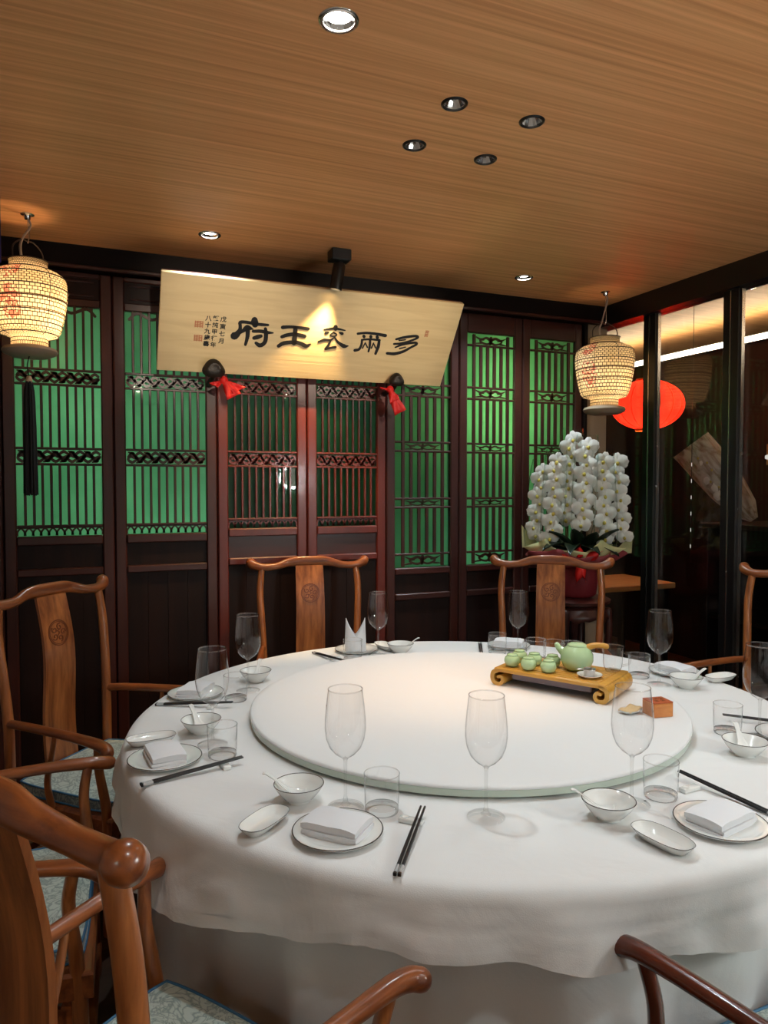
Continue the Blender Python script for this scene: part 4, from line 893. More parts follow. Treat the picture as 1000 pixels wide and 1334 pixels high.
# ------------------------------------------------------------------ armchairs
def seat_frame_mesh():
    def tz(yv): return 0.30 + (0.262 - 0.30) * (0.25 - yv) / 0.5
    V = []; F = []
    prof = [(0.0, 0.335), (0.0, 0.388), (-0.006, 0.396), (-0.05, 0.396), (-0.05, 0.335)]
    cor = [(-1, -1), (1, -1), (1, 1), (-1, 1)]
    for off, z in prof:
        for sx, sy in cor:
            yv = (0.25 if sy > 0 else -0.255) + sy * off; V.append((sx * (tz(0.25 if sy > 0 else -0.255) + off), yv, z))
    n = len(prof)
    for j in range(n):
        for i in range(4): a = j * 4 + i; b = j * 4 + (i + 1) % 4; c = ((j + 1) % n) * 4; F.append((a, b, c + (i + 1) % 4, c + i))
    V += [(-0.26, -0.21, 0.37), (0.26, -0.21, 0.37), (0.26, 0.21, 0.37), (-0.26, 0.21, 0.37)]; b = len(V) - 4; F.append((b, b + 1, b + 2, b + 3))
    return mesh('seat_frame', V, F)
def slab_mesh(wf, wb_, y0, y1, z0, z1, bulge, nx=14, ny=12):
    V = []; F = []
    def rim(u, v):  # rounded trapezoid
        w = wb_ + (wf - wb_) * (v + 1) / 2
        k = 0.93 if False else 1.0
        return (u * w * k, (y0 + y1) / 2 + v * (y1 - y0) / 2)
    def sq(u, v):  # soften corners
        return u * math.sqrt(1 - 0.10 * v * v * v * v), v * math.sqrt(1 - 0.10 * u ** 4)
    for s in (0, 1):
        for i in range(nx + 1):
            for j in range(ny + 1):
                u, v = 2 * i / nx - 1, 2 * j / ny - 1; uu, vv = sq(u, v); x, yv = rim(uu, vv)
                V.append((x, yv, z0 if s == 0 else z1 + bulge * (1 - u ** 4) * (1 - v ** 4)))
    N = (nx + 1) * (ny + 1); ix = lambda s, i, j: s * N + i * (ny + 1) + j
    top = []; side = []
    for i in range(nx):
        for j in range(ny):
            top.append((ix(1, i, j), ix(1, i + 1, j), ix(1, i + 1, j + 1), ix(1, i, j + 1))); top.append((ix(0, i, j), ix(0, i, j + 1), ix(0, i + 1, j + 1), ix(0, i + 1, j)))
    loop = [(i, 0) for i in range(nx)] + [(nx, j) for j in range(ny)] + [(i, ny) for i in range(nx, 0, -1)] + [(0, j) for j in range(ny, 0, -1)]
    for k in range(len(loop)):
        a, b = loop[k], loop[(k + 1) % len(loop)]; side.append((ix(0, *a), ix(0, *b), ix(1, *b), ix(1, *a)))
    me = mesh('slab', V, top + side, 50)
    edge = [Vector(V[ix(1, *p)]) for p in loop]; low = [Vector(V[ix(0, *p)]) for p in loop]
    me.materials.append(M['cushion']); me.materials.append(M['cushside'])
    me.polygons.foreach_set('material_index', [0] * len(top) + [1] * len(side))
    return me, edge, low
def splat_mesh():
    V = []; F = []; n = 18
    for i in range(n + 1):
        t = i / n; z = 0.39 + 0.685 * t; yv = -0.236 - 0.052 * t + 0.030 * math.sin(t * PI * 1.0) * (1 - t) - 0.018 * math.sin(t * PI * 2)
        w = 0.080 - 0.006 * t
        for x in (-w, w): V += [(x, yv + 0.006, z), (x, yv - 0.006, z)]
    for i in range(n):
        a = i * 4; b = a + 4
        F += [(a, b, b + 2, a + 2), (a + 1, a + 3, b + 3, b + 1), (a, a + 1, b + 1, b), (a + 2, b + 2, b + 3, a + 3)]
    F += [(0, 2, 3, 1), tuple(len(V) - 4 + q for q in (0, 1, 3, 2))]
    def yat(z): t = (z - 0.39) / 0.685; return -0.236 - 0.052 * t + 0.030 * math.sin(t * PI) * (1 - t) - 0.018 * math.sin(t * PI * 2)
    return mesh('splat', V, F, 40), yat
SPL, yat = splat_mesh()
CUSH, CE, CLW = slab_mesh(0.272, 0.240, -0.225, 0.232, 0.397, 0.437, 0.008)
CH = {}
CH['seat_frame'] = seat_frame_mesh()
CH['piping'] = join_geo([tube_geo([tuple(p) for p in CE], 0.0035, 6, closed=True), tube_geo([tuple(p + Vector((0, 0, 0.004))) for p in CLW], 0.0035, 6, closed=True)], 180)
XS = [-0.308, -0.296, -0.25, -0.18, -0.115, -0.07, 0, 0.07, 0.115, 0.18, 0.25, 0.296, 0.308]
def crest_pts():
    P = []
    for x in XS:
        ax = abs(x)
        z = 1.095 if ax < 0.08 else (1.090 if ax < 0.12 else (1.074 if ax < 0.2 else (1.072 if ax < 0.27 else (1.084 if ax < 0.3 else 1.094))))
        yv = -0.295 if ax < 0.12 else (-0.280 if ax < 0.2 else (-0.278 if ax < 0.27 else (-0.292 if ax < 0.3 else -0.304)))
        P.append((x, yv, z))
    return P
CH['crest_rail'] = join_geo([tube_geo(crest_pts(), [0.025, 0.0245, 0.0195, 0.0185, 0.020, 0.022, 0.023, 0.022, 0.020, 0.0185, 0.0195, 0.0245, 0.025], 20, n=6,
    flat=[(1, 1), (1, 1), (1, 1), (1, 1), (0.85, 1.15), (0.75, 1.25), (0.7, 1.3), (0.75, 1.25), (0.85, 1.15), (1, 1), (1, 1), (1, 1), (1, 1)])], 180)
for s, nm in ((-1, 'l'), (1, 'r')):
    CH['back_post' + nm] = tube([(s * 0.247, -0.238, 0.33), (s * 0.250, -0.240, 0.62), (s * 0.258, -0.252, 0.80), (s * 0.264, -0.268, 0.95), (s * 0.252, -0.280, 1.07)], [0.019, 0.019, 0.0185, 0.018, 0.0165], 12)
    CH['back_leg' + nm] = tube([(s * 0.250, -0.242, 0.012), (s * 0.247, -0.238, 0.34)], [0.019, 0.018], 12, n=2)
    CH['front_leg' + nm] = tube([(s * 0.292, 0.225, 0.012), (s * 0.283, 0.220, 0.34)], [0.019, 0.018], 12, n=2)
    CH['arm' + nm] = tube([(s * 0.250, -0.245, 0.650), (s * 0.268, -0.15, 0.656), (s * 0.290, 0.0, 0.659), (s * 0.309, 0.13, 0.658), (s * 0.320, 0.215, 0.653), (s * 0.330, 0.255, 0.646), (s * 0.342, 0.272, 0.640)], [0.0155, 0.0155, 0.016, 0.017, 0.019, 0.0205, 0.0205], 16)
    CH['arm_post' + nm] = tube([(s * 0.283, 0.220, 0.33), (s * 0.285, 0.212, 0.44), (s * 0.300, 0.200, 0.56), (s * 0.317, 0.212, 0.645)], [0.0175, 0.0165, 0.015, 0.014], 12)
    CH['spindle' + nm] = tube([(s * 0.278, -0.02, 0.38), (s * 0.288, -0.03, 0.48), (s * 0.296, 0.0, 0.59), (s * 0.292, 0.01, 0.655)], [0.0125, 0.0115, 0.0095, 0.008], 10)
    CH['side_stretcher' + nm] = tube([(s * 0.250, -0.24, 0.14), (s * 0.290, 0.22, 0.14)], 0.012, 8, n=1)
    CH['side_apron' + nm] = join_geo([xform(ribbon_geo([(-0.22, 0.315), (-0.20, 0.28), (-0.12, 0.312), (0.10, 0.312), (0.19, 0.28), (0.205, 0.315)], [0.05, 0.05, 0.04, 0.04, 0.05, 0.05], 0.012, 3), Matrix.Translation((s * 0.268, 0, 0)) @ Matrix.Rotation(PI / 2, 4, 'Z') @ UPRIGHT)])
CH['front_stretcher'] = bx(-0.285, 0.285, 0.205, 0.245, 0.09, 0.112, 0.004)
CH['rear_stretcher'] = tube([(-0.25, -0.24, 0.16), (0.25, -0.24, 0.16)], 0.012, 8, n=1)
CH['front_apron'] = join_geo([xform(ribbon_geo([(-0.27, 0.315), (-0.25, 0.28), (-0.16, 0.312), (0.16, 0.312), (0.25, 0.28), (0.27, 0.315)], [0.05, 0.05, 0.04, 0.04, 0.05, 0.05], 0.012, 3), Matrix.Translation((0, 0.232, 0)) @ UPRIGHT)])
def medallion():
    G = []; n = 28
    G.append(ribbon_geo([(0.049 * math.cos(2 * PI * i / n), 0.049 * math.sin(2 * PI * i / n)) for i in range(n + 1)], [0.004] * (n + 1), 0.002, 1, 0, False))
    G.append(ribbon_geo([(0.043 * math.cos(2 * PI * i / n), 0.043 * math.sin(2 * PI * i / n)) for i in range(n + 1)], [0.0025] * (n + 1), 0.0015, 1, 0, False))
    for q in range(5):
        a0 = q * 2 * PI / 5; c = Vector((0.023 * math.cos(a0), 0.023 * math.sin(a0)))
        G.append(ribbon_geo([(c.x + 0.014 * (1 - i / 14) * math.cos(a0 + i * 0.62), c.y + 0.014 * (1 - i / 14) * math.sin(a0 + i * 0.62)) for i in range(11)], [0.0045] * 11, 0.002, 2))
    G.append(ribbon_geo([(-0.008, -0.012), (0.004, 0.0), (-0.004, 0.008), (0.009, 0.013)], [0.004] * 4, 0.002, 4))
    return G
MED = medallion(); zM = 0.930
slope = math.atan2(yat(zM + 0.03) - yat(zM - 0.03), 0.06)
CH['medallion'] = join_geo([xform(g, Matrix.Translation((0, yat(zM) + 0.0058, zM)) @ Matrix.Rotation(-slope, 4, 'X') @ Matrix.Rotation(PI, 4, 'Z') @ UPRIGHT) for g in MED])
def chair(x, y, deg, label, dark=False):
    """deg = direction the sitter faces"""
    t = thing('armchair', label, 'armchair', (x, y, 0), math.radians(deg - 90), 'official hat armchairs round the table')
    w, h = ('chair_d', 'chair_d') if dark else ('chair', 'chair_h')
    def P(name, key, mat):
        me = CH[key] if not dark else CH[key].copy()
        if dark and mat in ('chair_d',) and me.materials: me.materials.clear()
        return obj(name, me, mat, t)
    P('seat_frame', 'seat_frame', h)
    c = obj('cushion', CUSH, None, t); obj('piping', CH['piping'], 'piping', c)
    P('crest_rail', 'crest_rail', h)
    sp = obj('back_splat', SPL if not dark else SPL.copy(), None, t)
    if dark: sp.data.materials.clear()
    if not sp.data.materials: sp.data.materials.append(M[w])
    obj('medallion', CH['medallion'], 'relief', sp)
    for s in 'lr':
        P('back_post', 'back_post' + s, w); P('leg', 'back_leg' + s, w); P('leg', 'front_leg' + s, w)
        P('armrest', 'arm' + s, 'chair_d' if dark else 'chair_a'); P('arm_post', 'arm_post' + s, w); P('spindle', 'spindle' + s, w); P('stretcher', 'side_stretcher' + s, h); P('apron', 'side_apron' + s, h)
    P('footrest', 'front_stretcher', h); P('stretcher', 'rear_stretcher', h); P('apron', 'front_apron', h)
    return t
chair(1.071, 3.44, -97.3, 'wooden armchair at the back left, before the red centre doors')
chair(0.083, 2.894, -42.1, 'wooden armchair at the far left turned side on, round carving on its backrest')
chair(2.155, 3.028, -127.2, 'wooden armchair at the back right, in front of the white orchids')
chair(2.811, 2.274, 191.9, 'wooden armchair cut by the right edge, in front of the glass wall')
chair(-0.231, 2.047, -3.0, 'wooden armchair at the left edge with pale blue damask seat in view')
chair(0.111, 1.239, 34.3, 'wooden armchair nearest the camera at bottom left, big rounded rail end')
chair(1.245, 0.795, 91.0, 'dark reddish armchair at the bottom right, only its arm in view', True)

# ------------------------------------------------------------------ lanterns
def lantern(x, y, zb, s, label, power, bulb_dz, rz, tassel=None):
    t = thing('bamboo_lantern', label, 'lantern', (x, y, zb), rz, 'woven bamboo paper lanterns')
    prof = [(0.078, 0.045), (0.078, 0.088), (0.095, 0.090), (0.120, 0.098), (0.132, 0.115), (0.145, 0.165), (0.155, 0.215), (0.162, 0.265), (0.165, 0.305), (0.163, 0.335), (0.153, 0.362), (0.128, 0.380), (0.100, 0.390), (0.082, 0.396), (0.080, 0.420), (0.082, 0.432)]
    prof = [(r * s, z * s) for r, z in prof]
    obj('paper_shade', lathe(prof, 48, 180, uv=True), 'lantern', t)
    obj('base_disc', lathe([(0.0001, 0.002), (0.085 * s, 0.0), (0.112 * s, 0.012 * s), (0.118 * s, 0.024 * s), (0.112 * s, 0.036 * s), (0.080 * s, 0.046 * s), (0.0001, 0.046 * s)], 40, 50), 'lampbase', t)
    def ring(r, z, w): return obj('hoop', join_geo([tube_geo([(r * math.cos(2 * PI * i / 40), r * math.sin(2 * PI * i / 40), z) for i in range(40)], w, 6, closed=True)], 180), 'wire', t)
    for r, z in ((0.121, 0.098), (0.140, 0.140), (0.1515, 0.190), (0.1605, 0.247), (0.1665, 0.300), (0.159, 0.355), (0.102, 0.391), (0.084, 0.432)): ring(r * s, z * s, 0.0026)
    for q in range(8):
        a = 2 * PI * q / 8 + 0.2
        obj('rib', join_geo([tube_geo([((r + 0.0012) * math.cos(a), (r + 0.0012) * math.sin(a), z) for r, z in prof[2:14]], 0.0013, 5, n=2)], 180), 'wire', t)
    ct = 0.432 * s
    for a in (0.3, 0.3 + PI):
        obj('handle_wire', tube([(0.078 * s * math.cos(a), 0.078 * s * math.sin(a), ct - 0.01), (0.075 * s * math.cos(a), 0.075 * s * math.sin(a), ct + 0.05), (0.03 * math.cos(a), 0.03 * math.sin(a), ct + 0.085), (0, 0, ct + 0.085)], 0.003, 6), 'wire', t)
    top = ZC - zb
    obj('cable', tube([(-0.02, 0.0, ct - 0.03), (-0.035, -0.01, ct + 0.05), (-0.02, -0.005, ct + 0.10), (0.012, 0.0, top - 0.05), (0.0, 0.0, top - 0.012)], [0.006, 0.0055, 0.005, 0.0045, 0.0045], 8), 'cable', t)
    obj('hook', tube([(0, 0, ct + 0.08), (0.006, 0, ct + 0.12), (0.0, 0, top - 0.02)], 0.003, 6), 'steel', t)
    obj('ceiling_bracket', lathe([(0.0001, top - 0.022), (0.012, top - 0.022), (0.016, top - 0.008), (0.028, top - 0.003), (0.028, top), (0.0001, top)], 20), 'steel', t)
    obj('bulb', lathe([(0.0001, 0.13 * s), (0.015, 0.135 * s), (0.022, 0.165 * s), (0.014, 0.2 * s), (0.008, 0.22 * s), (0.008, 0.3 * s)], 16), 'bulb', t)
    l = bpy.data.lights.new('bulb_light', 'POINT'); l.energy = power; l.color = (1, 0.62, 0.32); l.shadow_soft_size = 0.03
    o = bpy.data.objects.new('bulb_light', l); COL.objects.link(o); o.parent = t; o.location = (0.05, -0.03, (0.20 + bulb_dz) * s)
    return t
lantern(-0.212, 3.50, 2.06, 0.945, 'lit woven lantern hanging at the left edge beside the doors', P_LANTERN, 0.0, 0.41)
lantern(2.915, 3.55, 1.935, 1.06, 'woven lantern with red smears hanging above the orchids', P_LANTERN * 0.36, -0.02, -0.43)
t = thing('black_tassel', 'long black tassel hanging in front of the leftmost lattice door', 'tassel', (-0.217, 3.50, 1.46))
G = []
for i in range(46):
    a = random.uniform(0, 2 * PI); r = 0.022 * math.sqrt(random.random()); rb = r * 1.25 + 0.002
    G.append(tube_geo([(0.012 * math.cos(a) * r / 0.022, 0.012 * math.sin(a) * r / 0.022, 0.49), (r * math.cos(a), r * math.sin(a), 0.40), (rb * math.cos(a), rb * math.sin(a), random.uniform(0, 0.012))], [0.004, 0.0042, 0.0035], 5, n=3))
st = obj('strands', join_geo(G, 180), 'tassel', t); st['kind'] = 'stuff'
obj('head', lathe([(0.0001, 0.485), (0.012, 0.487), (0.014, 0.50), (0.009, 0.515), (0.0001, 0.518)], 14, 180), plain('pale bead', srgb(190, 160, 130), 0.5), t)
obj('cord', tube([(0.0, 0, 0.515), (-0.006, 0, 0.56), (0.002, 0, 0.601)], 0.0025, 6), 'tassel', t)

# ------------------------------------------------------------------ orchids on their stand
SX, SY = 2.72, 3.57
t = thing('flower_stand', 'round dark carved wooden stand under the orchids in the corner', 'plant stand', (SX, SY, 0), 0.3)
obj('top', lathe([(0.0001, 0.83), (0.20, 0.83), (0.215, 0.822), (0.212, 0.806), (0.19, 0.798), (0.0001, 0.798)], 40, 40), 'dark', t)
V = []; F = []; n = 60
for k in range(4):
    for i in range(n):
        a = 2 * PI * i / n; zz = [0.80, 0.775, 0.745, 0.70 + 0.022 * abs(math.sin(4 * a)) ** 0.6 + 0.006 * math.sin(16 * a)][k]; r = [0.175, 0.185, 0.205, 0.214][k]; V.append((r * math.cos(a), r * math.sin(a), zz))
for j in range(3):
    for i in range(n): q = (i + 1) % n; F.append((j * n + i, (j + 1) * n + i, (j + 1) * n + q, j * n + q))
o = obj('carved_apron', mesh('apron', V, F, 180), 'dark', t); o.modifiers.new('thickness', 'SOLIDIFY').thickness = 0.012
for q in range(4):
    a = q * PI / 2 + 0.4; c, s = math.cos(a), math.sin(a)
    obj('leg', tube([(0.20 * c, 0.20 * s, 0.76), (0.205 * c, 0.205 * s, 0.6), (0.16 * c, 0.16 * s, 0.3), (0.17 * c, 0.17 * s, 0.08), (0.20 * c, 0.20 * s, 0.02)], [0.024, 0.02, 0.016, 0.018, 0.02], 10), 'dark', t)
obj('lower_ring', join_geo([tube_geo([(0.165 * math.cos(2 * PI * i / 32), 0.165 * math.sin(2 * PI * i / 32), 0.2) for i in range(32)], 0.012, 8, closed=True)], 180), 'dark', t)
orch = thing('potted_orchids', 'tall white orchids in plastic sleeves wrapped in red fleece', 'orchid plant', (SX, SY, 0.8305), math.radians(-37))
# local frame: +X to the picture's right, -Y towards the camera
def skirt_wrap(prof, wave, n=72, seed=0, jag=0.0):
    V = []; F = []
    for k, (r, z) in enumerate(prof):
        f = k / (len(prof) - 1)
        for i in range(n):
            a = 2 * PI * i / n; w = wave * f * f
            rr = r + w * (math.sin(5 * a + seed) + 0.6 * math.sin(11 * a + 2 * seed)) + 0.012 * f * noise.noise(Vector((3 * math.cos(a), 3 * math.sin(a), k * 0.7 + seed)))
            zz = z + jag * f * f * (math.cos(4 * a + seed) + 0.5 * math.sin(9 * a + seed * 3)) + 0.01 * f * noise.noise(Vector((5 * math.cos(a), 5 * math.sin(a), seed)))
            V.append((rr * math.cos(a), rr * math.sin(a) * 0.62, zz))
    for j in range(len(prof) - 1):
        for i in range(n): q = (i + 1) % n; F.append((j * n + i, j * n + q, (j + 1) * n + q, (j + 1) * n + i))
    return mesh('wrap', V, F, 180)
def solid(o, th): o.modifiers.new('thickness', 'SOLIDIFY').thickness = th; return o
solid(obj('pot_wrap', skirt_wrap([(0.0001, 0.001), (0.10, 0.001), (0.125, 0.02), (0.135, 0.10), (0.140, 0.20), (0.16, 0.24)], 0.008, seed=1.0), 'wrap2', orch), 0.002)
solid(obj('fleece_collar', skirt_wrap([(0.145, 0.175), (0.19, 0.20), (0.245, 0.235), (0.285, 0.275)], 0.02, seed=2.0, jag=0.02), 'wrap', orch), 0.002)
solid(obj('paper_collar', skirt_wrap([(0.13, 0.19), (0.19, 0.235), (0.26, 0.285), (0.27, 0.31)], 0.03, seed=3.3, jag=0.03), 'paper', orch), 0.0015)
for dx, dz, tilt in ((-0.255, 0.40, 0.5), (0.275, 0.37, -0.55)):
    me = mesh('corner', [(-0.055, 0, -0.11), (0.055, 0.01, -0.10), (math.copysign(0.06, dx), -0.01, 0.03)], [(0, 1, 2)]); solid(obj('paper_corner', me, 'paper', orch, (dx, 0.02, dz)), 0.002)
G = []
for dx, dz, ln, ang in ((-0.03, 0.20, 0.09, 2.5), (0.05, 0.215, 0.10, 0.5), (0.0, 0.20, 0.13, -1.2), (0.03, 0.19, 0.14, -1.9), (0.0, 0.22, 0.08, 1.4)):
    V = []; F = []
    for i in range(7):
        tt = i / 6; w = 0.028 * math.sin(PI * min(1, tt + 0.15)); x = dx + ln * tt * math.cos(ang); z = dz + ln * tt * math.sin(ang)
        V += [(x - w * math.sin(ang), -0.015 * math.sin(tt * PI) - 0.005, z + w * math.cos(ang)), (x, -0.015 * math.sin(tt * PI) - 0.018, z), (x + w * math.sin(ang), -0.015 * math.sin(tt * PI) - 0.005, z - w * math.cos(ang))]
    for i in range(6): a = i * 3; F += [(a, a + 1, a + 4, a + 3), (a + 1, a + 2, a + 5, a + 4)]
    G.append((V, F))
solid(obj('bow', join_geo(G, 180), 'redcloth', orch, (0.02, -0.135, 0.03)), 0.002)
def leaf_mesh(L, w):
    V = []; F = []
    for i in range(9):
        tt = i / 8; ww = w * math.sin(PI * (0.08 + 0.9 * tt)) ; V += [(L * tt, -ww, 0.10 * tt - 0.16 * tt * tt + 0.015), (L * tt, 0, 0.10 * tt - 0.16 * tt * tt), (L * tt, ww, 0.10 * tt - 0.16 * tt * tt + 0.015)]
    for i in range(8): a = i * 3; F += [(a, a + 3, a + 4, a + 1), (a + 1, a + 4, a + 5, a + 2)]
    return mesh('leaf', V, F, 180)
LM = leaf_mesh(0.24, 0.045)
for q in range(9):
    a = -2.9 + q * 0.62; solid(obj('leaf', LM, 'leaf', orch, (0.03 * math.cos(a), 0.02 * math.sin(a), 0.27 + 0.012 * (q % 3)), (0, -0.15 - 0.12 * (q % 2), a)), 0.002)
for q in range(4): solid(obj('leaf', LM, 'leaf', orch, (-0.02 + 0.05 * q, -0.04, 0.24), (0, -0.95 - 0.1 * (q % 2), -1.57 + 0.5 * (q - 1.5))), 0.002)
def flower_mesh():
    V = []; F = []; mats = []
    def petal(ang, L, w, cup, z0=0.0):
        b = len(V); c, s = math.cos(ang), math.sin(ang); nr = 5
        for i in range(nr + 1):
            tt = i / nr; ww = w * math.sin(PI * (0.12 + 0.80 * tt)) ** 0.7
            for j in (-1, -0.5, 0, 0.5, 1):
                u = L * tt; v = ww * j; y_ = -z0 - cup * (tt * (1 - tt) * 2) + 0.006 * j * j + 0.004 * tt
                V.append((u * c - v * s, y_, u * s + v * c))
        for i in range(nr):
            for j in range(4): a = b + i * 5 + j; F.append((a, a + 1, a + 6, a + 5)); mats.append(0)
    for a in (PI / 2, PI * 1.25, PI * 1.75): petal(a, 0.042, 0.018, 0.003)
    for a in (0.12, PI - 0.12): petal(a, 0.046, 0.029, 0.006, 0.003)
    b = len(V)
    for k, (r, y_) in enumerate(((0.0001, -0.020), (0.006, -0.017), (0.008, -0.010), (0.005, -0.003))):
        for i in range(8): a = 2 * PI * i / 8; V.append((r * math.cos(a), y_, r * math.sin(a) * 1.3 - 0.005))
    for j in range(3):
        for i in range(8): q = (i + 1) % 8; F.append((b + j * 8 + i, b + j * 8 + q, b + (j + 1) * 8 + q, b + (j + 1) * 8 + i)); mats.append(1)
    me = mesh('flower', V, F, 180); me.materials.append(M['petal']); me.materials.append(M['lip']); me.polygons.foreach_set('material_index', mats); return me
FM = flower_mesh()
# spikes: x at top, z top, x at bottom, z bottom, y, count
SP = [(-0.195, 0.760, -0.235, 0.37, 0.0, 9, 1.0), (-0.110, 0.815, -0.135, 0.36, -0.05, 10, 1.08), (-0.020, 0.945, -0.055, 0.47, -0.02, 11, 1.08), (0.065, 0.900, 0.045, 0.44, -0.06, 10, 1.08), (0.155, 0.815, 0.180, 0.36, -0.04, 10, 1.05), (0.235, 0.810, 0.275, 0.37, 0.0, 9, 1.02)]
for xt, zt, xb, zb, yy, n, sc in SP:
    sp = empty('flower_spike', orch, (xb * 0.5, yy + 0.03, 0.20))
    ox, oy, oz = xb * 0.5, yy + 0.03, 0.20
    obj('stalk', tube([(0, 0, 0.05), (xb - ox, 0.01, zb - oz), ((xt + xb) / 2 - ox, 0.015, (zt + zb) / 2 - oz), (xt - ox, 0.0, zt - oz + 0.02)], [0.005, 0.0045, 0.004, 0.003], 8), 'stem', sp)
    for i in range(n):
        f = i / (n - 1); x = xt + (xb - xt) * f; z = zt + (zb - zt) * f; sd = 0.010 * (-1) ** i
        o = obj('flower', FM, None, sp, (x - ox + sd, -0.035 - oy + yy - 0.005 * (i % 2), z - oz), (0.25 + random.uniform(-0.12, 0.12), random.uniform(-0.3, 0.3), random.uniform(-0.35, 0.35) + (0.25 if i % 2 else -0.25)))
        k = sc * random.uniform(0.92, 1.08) * (1.15 if f > 0.05 else 1.2); o.scale = (k, k, k)
    me = lathe([(0.050 if i < 2 else 0.078, 0.0) for i in range(0)] or [(0.050, zb - 0.07), (0.068, zb + 0.02), (0.072, (zb + zt) / 2), (0.066, zt + 0.02), (0.060, zt + 0.07)], 14, 25)
    s_ = obj('plastic_sleeve', me, 'film', orch, ((xt + xb) / 2, yy - 0.03, 0)); s_.rotation_euler = (0, (xt - xb) / (zt - zb), 0); s_.location.x = (xt + xb) / 2 - math.tan((xt - xb) / (zt - zb)) * (zt + zb) / 2

# ------------------------------------------------------------------ things beyond the glass
def globe_lantern():
    t = thing('red_lantern', 'glowing red silk globe lantern beyond the glass wall', 'lantern', (3.86, 4.22, 2.10))
    prof = []
    for i in range(25):
        a = PI * (0.10 + 0.80 * i / 24); prof.append((0.262 * math.sin(a), -0.185 * math.cos(a)))
    V = []; F = []; n = 96
    for r, z in prof:
        for i in range(n): a = 2 * PI * i / n; k = 1 - 0.018 * (1 - abs(math.sin(8 * a))); V.append((r * k * math.cos(a), r * k * math.sin(a), z))
    for j in range(24):
        for i in range(n): q = (i + 1) % n; F.append((j * n + i, j * n + q, (j + 1) * n + q, (j + 1) * n + i))
    obj('silk_shade', mesh('silk', V, F, 180), 'redsilk', t)
    for q in range(16):
        a = 2 * PI * q / 16; obj('rib', join_geo([tube_geo([(r * 0.985 * math.cos(a), r * 0.985 * math.sin(a), z) for r, z in prof[::3]], 0.003, 5, n=2)], 180), plain('gold rib', srgb(230, 120, 40), 0.4) if q == 0 else bpy.data.materials['gold rib'], t)
    for z in (-0.178, 0.178): obj('collar', lathe([(0.082, z - 0.014), (0.086, z), (0.082, z + 0.014)], 32), bpy.data.materials['gold rib'], t)
    obj('cord', tube([(0, 0, 0.18), (0, 0, 0.76)], 0.004, 6, n=1), 'black', t)
    obj('bulb', lathe([(0.0001, -0.11), (0.018, -0.10), (0.026, -0.07), (0.012, -0.02), (0.010, 0.02)], 14), 'bulb', t)
    l = bpy.data.lights.new('bulb_light', 'POINT'); l.energy = 11; l.color = (1, 0.55, 0.35); l.shadow_soft_size = 0.05
    o = bpy.data.objects.new('bulb_light', l); COL.objects.link(o); o.parent = t; o.location = (0, 0, 0.0)
globe_lantern()
t = thing('corridor_counter', 'pale wooden table top seen beyond the glass wall', 'table', (3.86, 4.62, 0.0))
obj('top', bx(-0.45, 0.40, -0.30, 0.30, 0.70, 0.745, 0.006), 'counter', t)
for sx in (-0.38, 0.34):
    for sy in (-0.24, 0.24): obj('leg', bx(sx - 0.025, sx + 0.025, sy - 0.025, sy + 0.025, 0.0, 0.70, 0.004), 'black', t)
l = bpy.data.lights.new('counter_lamp_light', 'SPOT'); l.energy = 10; l.color = (1, 0.85, 0.65); l.spot_size = math.radians(34); l.spot_blend = 0.6
t = thing('corridor_downlight', 'ceiling downlight over the pale table beyond the glass', 'ceiling light', (3.86, 4.62, 2.86))
obj('trim_ring', lathe([(0.035, 0.0), (0.035, -0.008), (0.05, -0.006), (0.052, 0.0)], 24), 'steel', t)
obj('lamp', lathe([(0.0001, -0.004), (0.035, -0.004), (0.035, -0.001), (0.0001, -0.001)], 20), 'lampglow', t)
o = bpy.data.objects.new('counter_lamp_light', l); COL.objects.link(o); o.parent = t; o.location = (0, 0, -0.02)
t = thing('corridor_downlight', 'small lit downlight in the corridor ceiling at the right edge', 'ceiling light', (4.22, 3.66, 2.86))
obj('trim_ring', lathe([(0.035, 0.0), (0.035, -0.008), (0.05, -0.006), (0.052, 0.0)], 24), 'steel', t)
obj('lamp', lathe([(0.0001, -0.004), (0.035, -0.004), (0.035, -0.001), (0.0001, -0.001)], 20), 'lampglow', t)
# a second bouquet leaning in clear film
t = thing('wrapped_bouquet', 'large film wrapped bouquet leaning beyond the glass wall', 'bouquet', (4.24, 3.60, 1.27), math.radians(-45))
t.rotation_euler = (0, math.radians(-38), math.radians(-45))
V = []; F = []; n = 28; prof = [(0.03, 0.0), (0.09, 0.10), (0.125, 0.28), (0.135, 0.46), (0.14, 0.62), (0.143, 0.66)]
for k, (r, z) in enumerate(prof):
    for i in range(n):
        a = 2 * PI * i / n; rr = r * (1 + 0.10 * noise.noise(Vector((4 * math.cos(a), 4 * math.sin(a), k * 0.5)))); V.append((rr * math.cos(a), rr * math.sin(a) * 0.45, z))
for j in range(len(prof) - 1):
    for i in range(n): q = (i + 1) % n; F.append((j * n + i, j * n + q, (j + 1) * n + q, (j + 1) * n + i))
fw = NB('crinkled frosted film'); fw.b.inputs['Base Color'].default_value = srgb(150, 142, 130); fw.b.inputs['Roughness'].default_value = 0.35; fw.b.inputs['Alpha'].default_value = 0.8
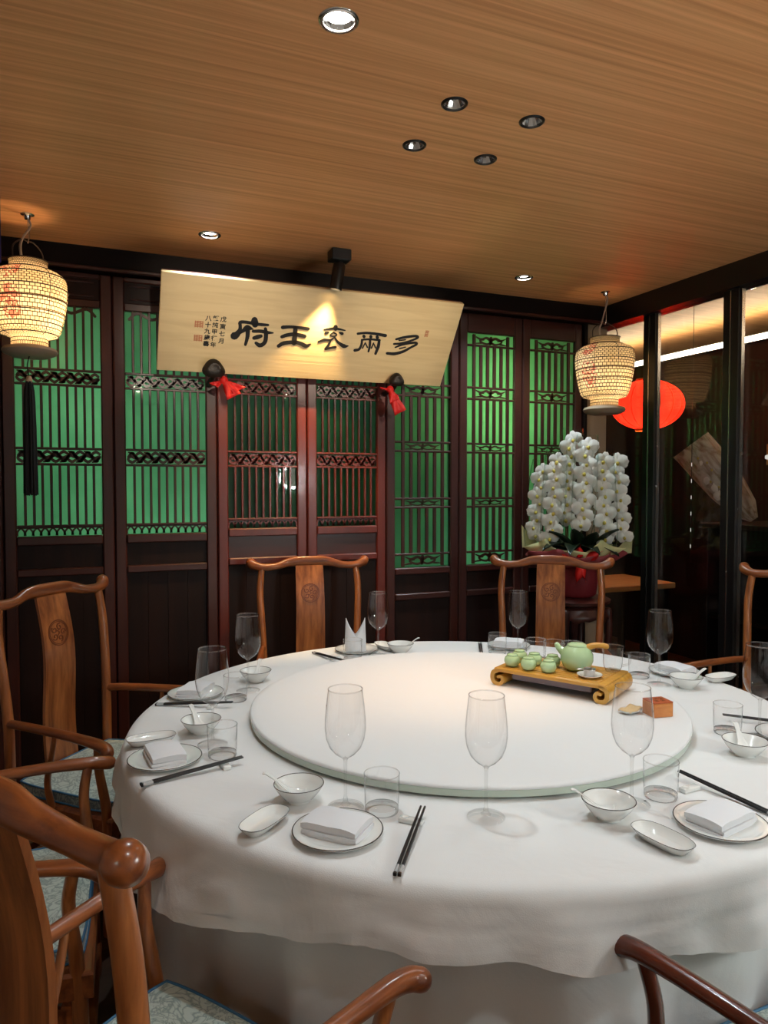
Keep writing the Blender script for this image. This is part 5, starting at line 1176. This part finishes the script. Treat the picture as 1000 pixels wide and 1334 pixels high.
nz = fw.new('ShaderNodeTexNoise', Scale=8.0, Detail=5.0, Distortion=1.5); fw.link(fw.coords((2.5, 2.5, 0.8)), nz.inputs['Vector']); fw.link(fw.ramp(nz.outputs['Fac'], [(0.35, srgb(150, 126, 100)), (0.6, srgb(225, 222, 214))]), fw.b.inputs['Base Color']); fw.bump(nz.outputs['Fac'], 0.6, 0.01)
obj('film_wrap', mesh('film', V, F, 60), fw.m, t)
for q in range(7):
    o = obj('flower', FM, None, t, (random.uniform(-0.07, 0.07), -0.05, 0.2 + q * 0.06), (0.2, random.uniform(-1, 1), random.uniform(-0.4, 0.4)))
t = thing('corridor_console', 'black console table below the wrapped bouquet beyond the glass', 'console', (4.45, 3.45, 0))
obj('top', bx(-0.35, 0.38, -0.5, 0.5, 1.20, 1.235, 0.004), 'black', t)
for sy in (-0.46, 0.46): obj('side', bx(-0.32, 0.36, sy - 0.02, sy + 0.02, 0.0, 1.20, 0.003), 'black', t)
obj('back_panel', bx(0.33, 0.36, -0.44, 0.44, 0.05, 1.20), 'black', t)
obj('shelf', bx(-0.30, 0.33, -0.44, 0.44, 0.55, 0.58), 'black', t)
t = thing('lamp_string', 'vertical string of tiny white lamps beyond the glass wall', 'lamp string', (3.70, 3.63, 1.0))
obj('wire', tube([(0, 0, 0.0), (0, 0, 1.858)], 0.002, 6, n=1), 'black', t)
for q in range(6): obj('lamp', tube([(0, 0, 0.09 + q * 0.108), (0, 0, 0.112 + q * 0.108)], 0.0022, 6, n=1), 'dot', t)
t = thing('corridor_wall_lamp', 'tiny white wall lamp beyond the right glass pane', 'wall lamp', (4.85, 3.98, 1.72))
obj('back_plate', bx(-0.012, 0.0, -0.03, 0.03, -0.06, 0.10, 0.003), 'counter', t)
obj('lamp', lathe([(0.0001, -0.02), (0.02, -0.012), (0.02, 0.012), (0.0001, 0.02)], 12), 'dot', t, (-0.03, 0, 0.0))
# navy pelmet standing in for blue neon light at the far left
t = tag(obj('blue_glow_panel', bx(-0.75, -0.299, 3.30, 3.32, 2.40, ZC - 0.001, 0.003), 'blue'), 'navy panel painted as the blue glow at the left edge below the ceiling', 'painted glow')
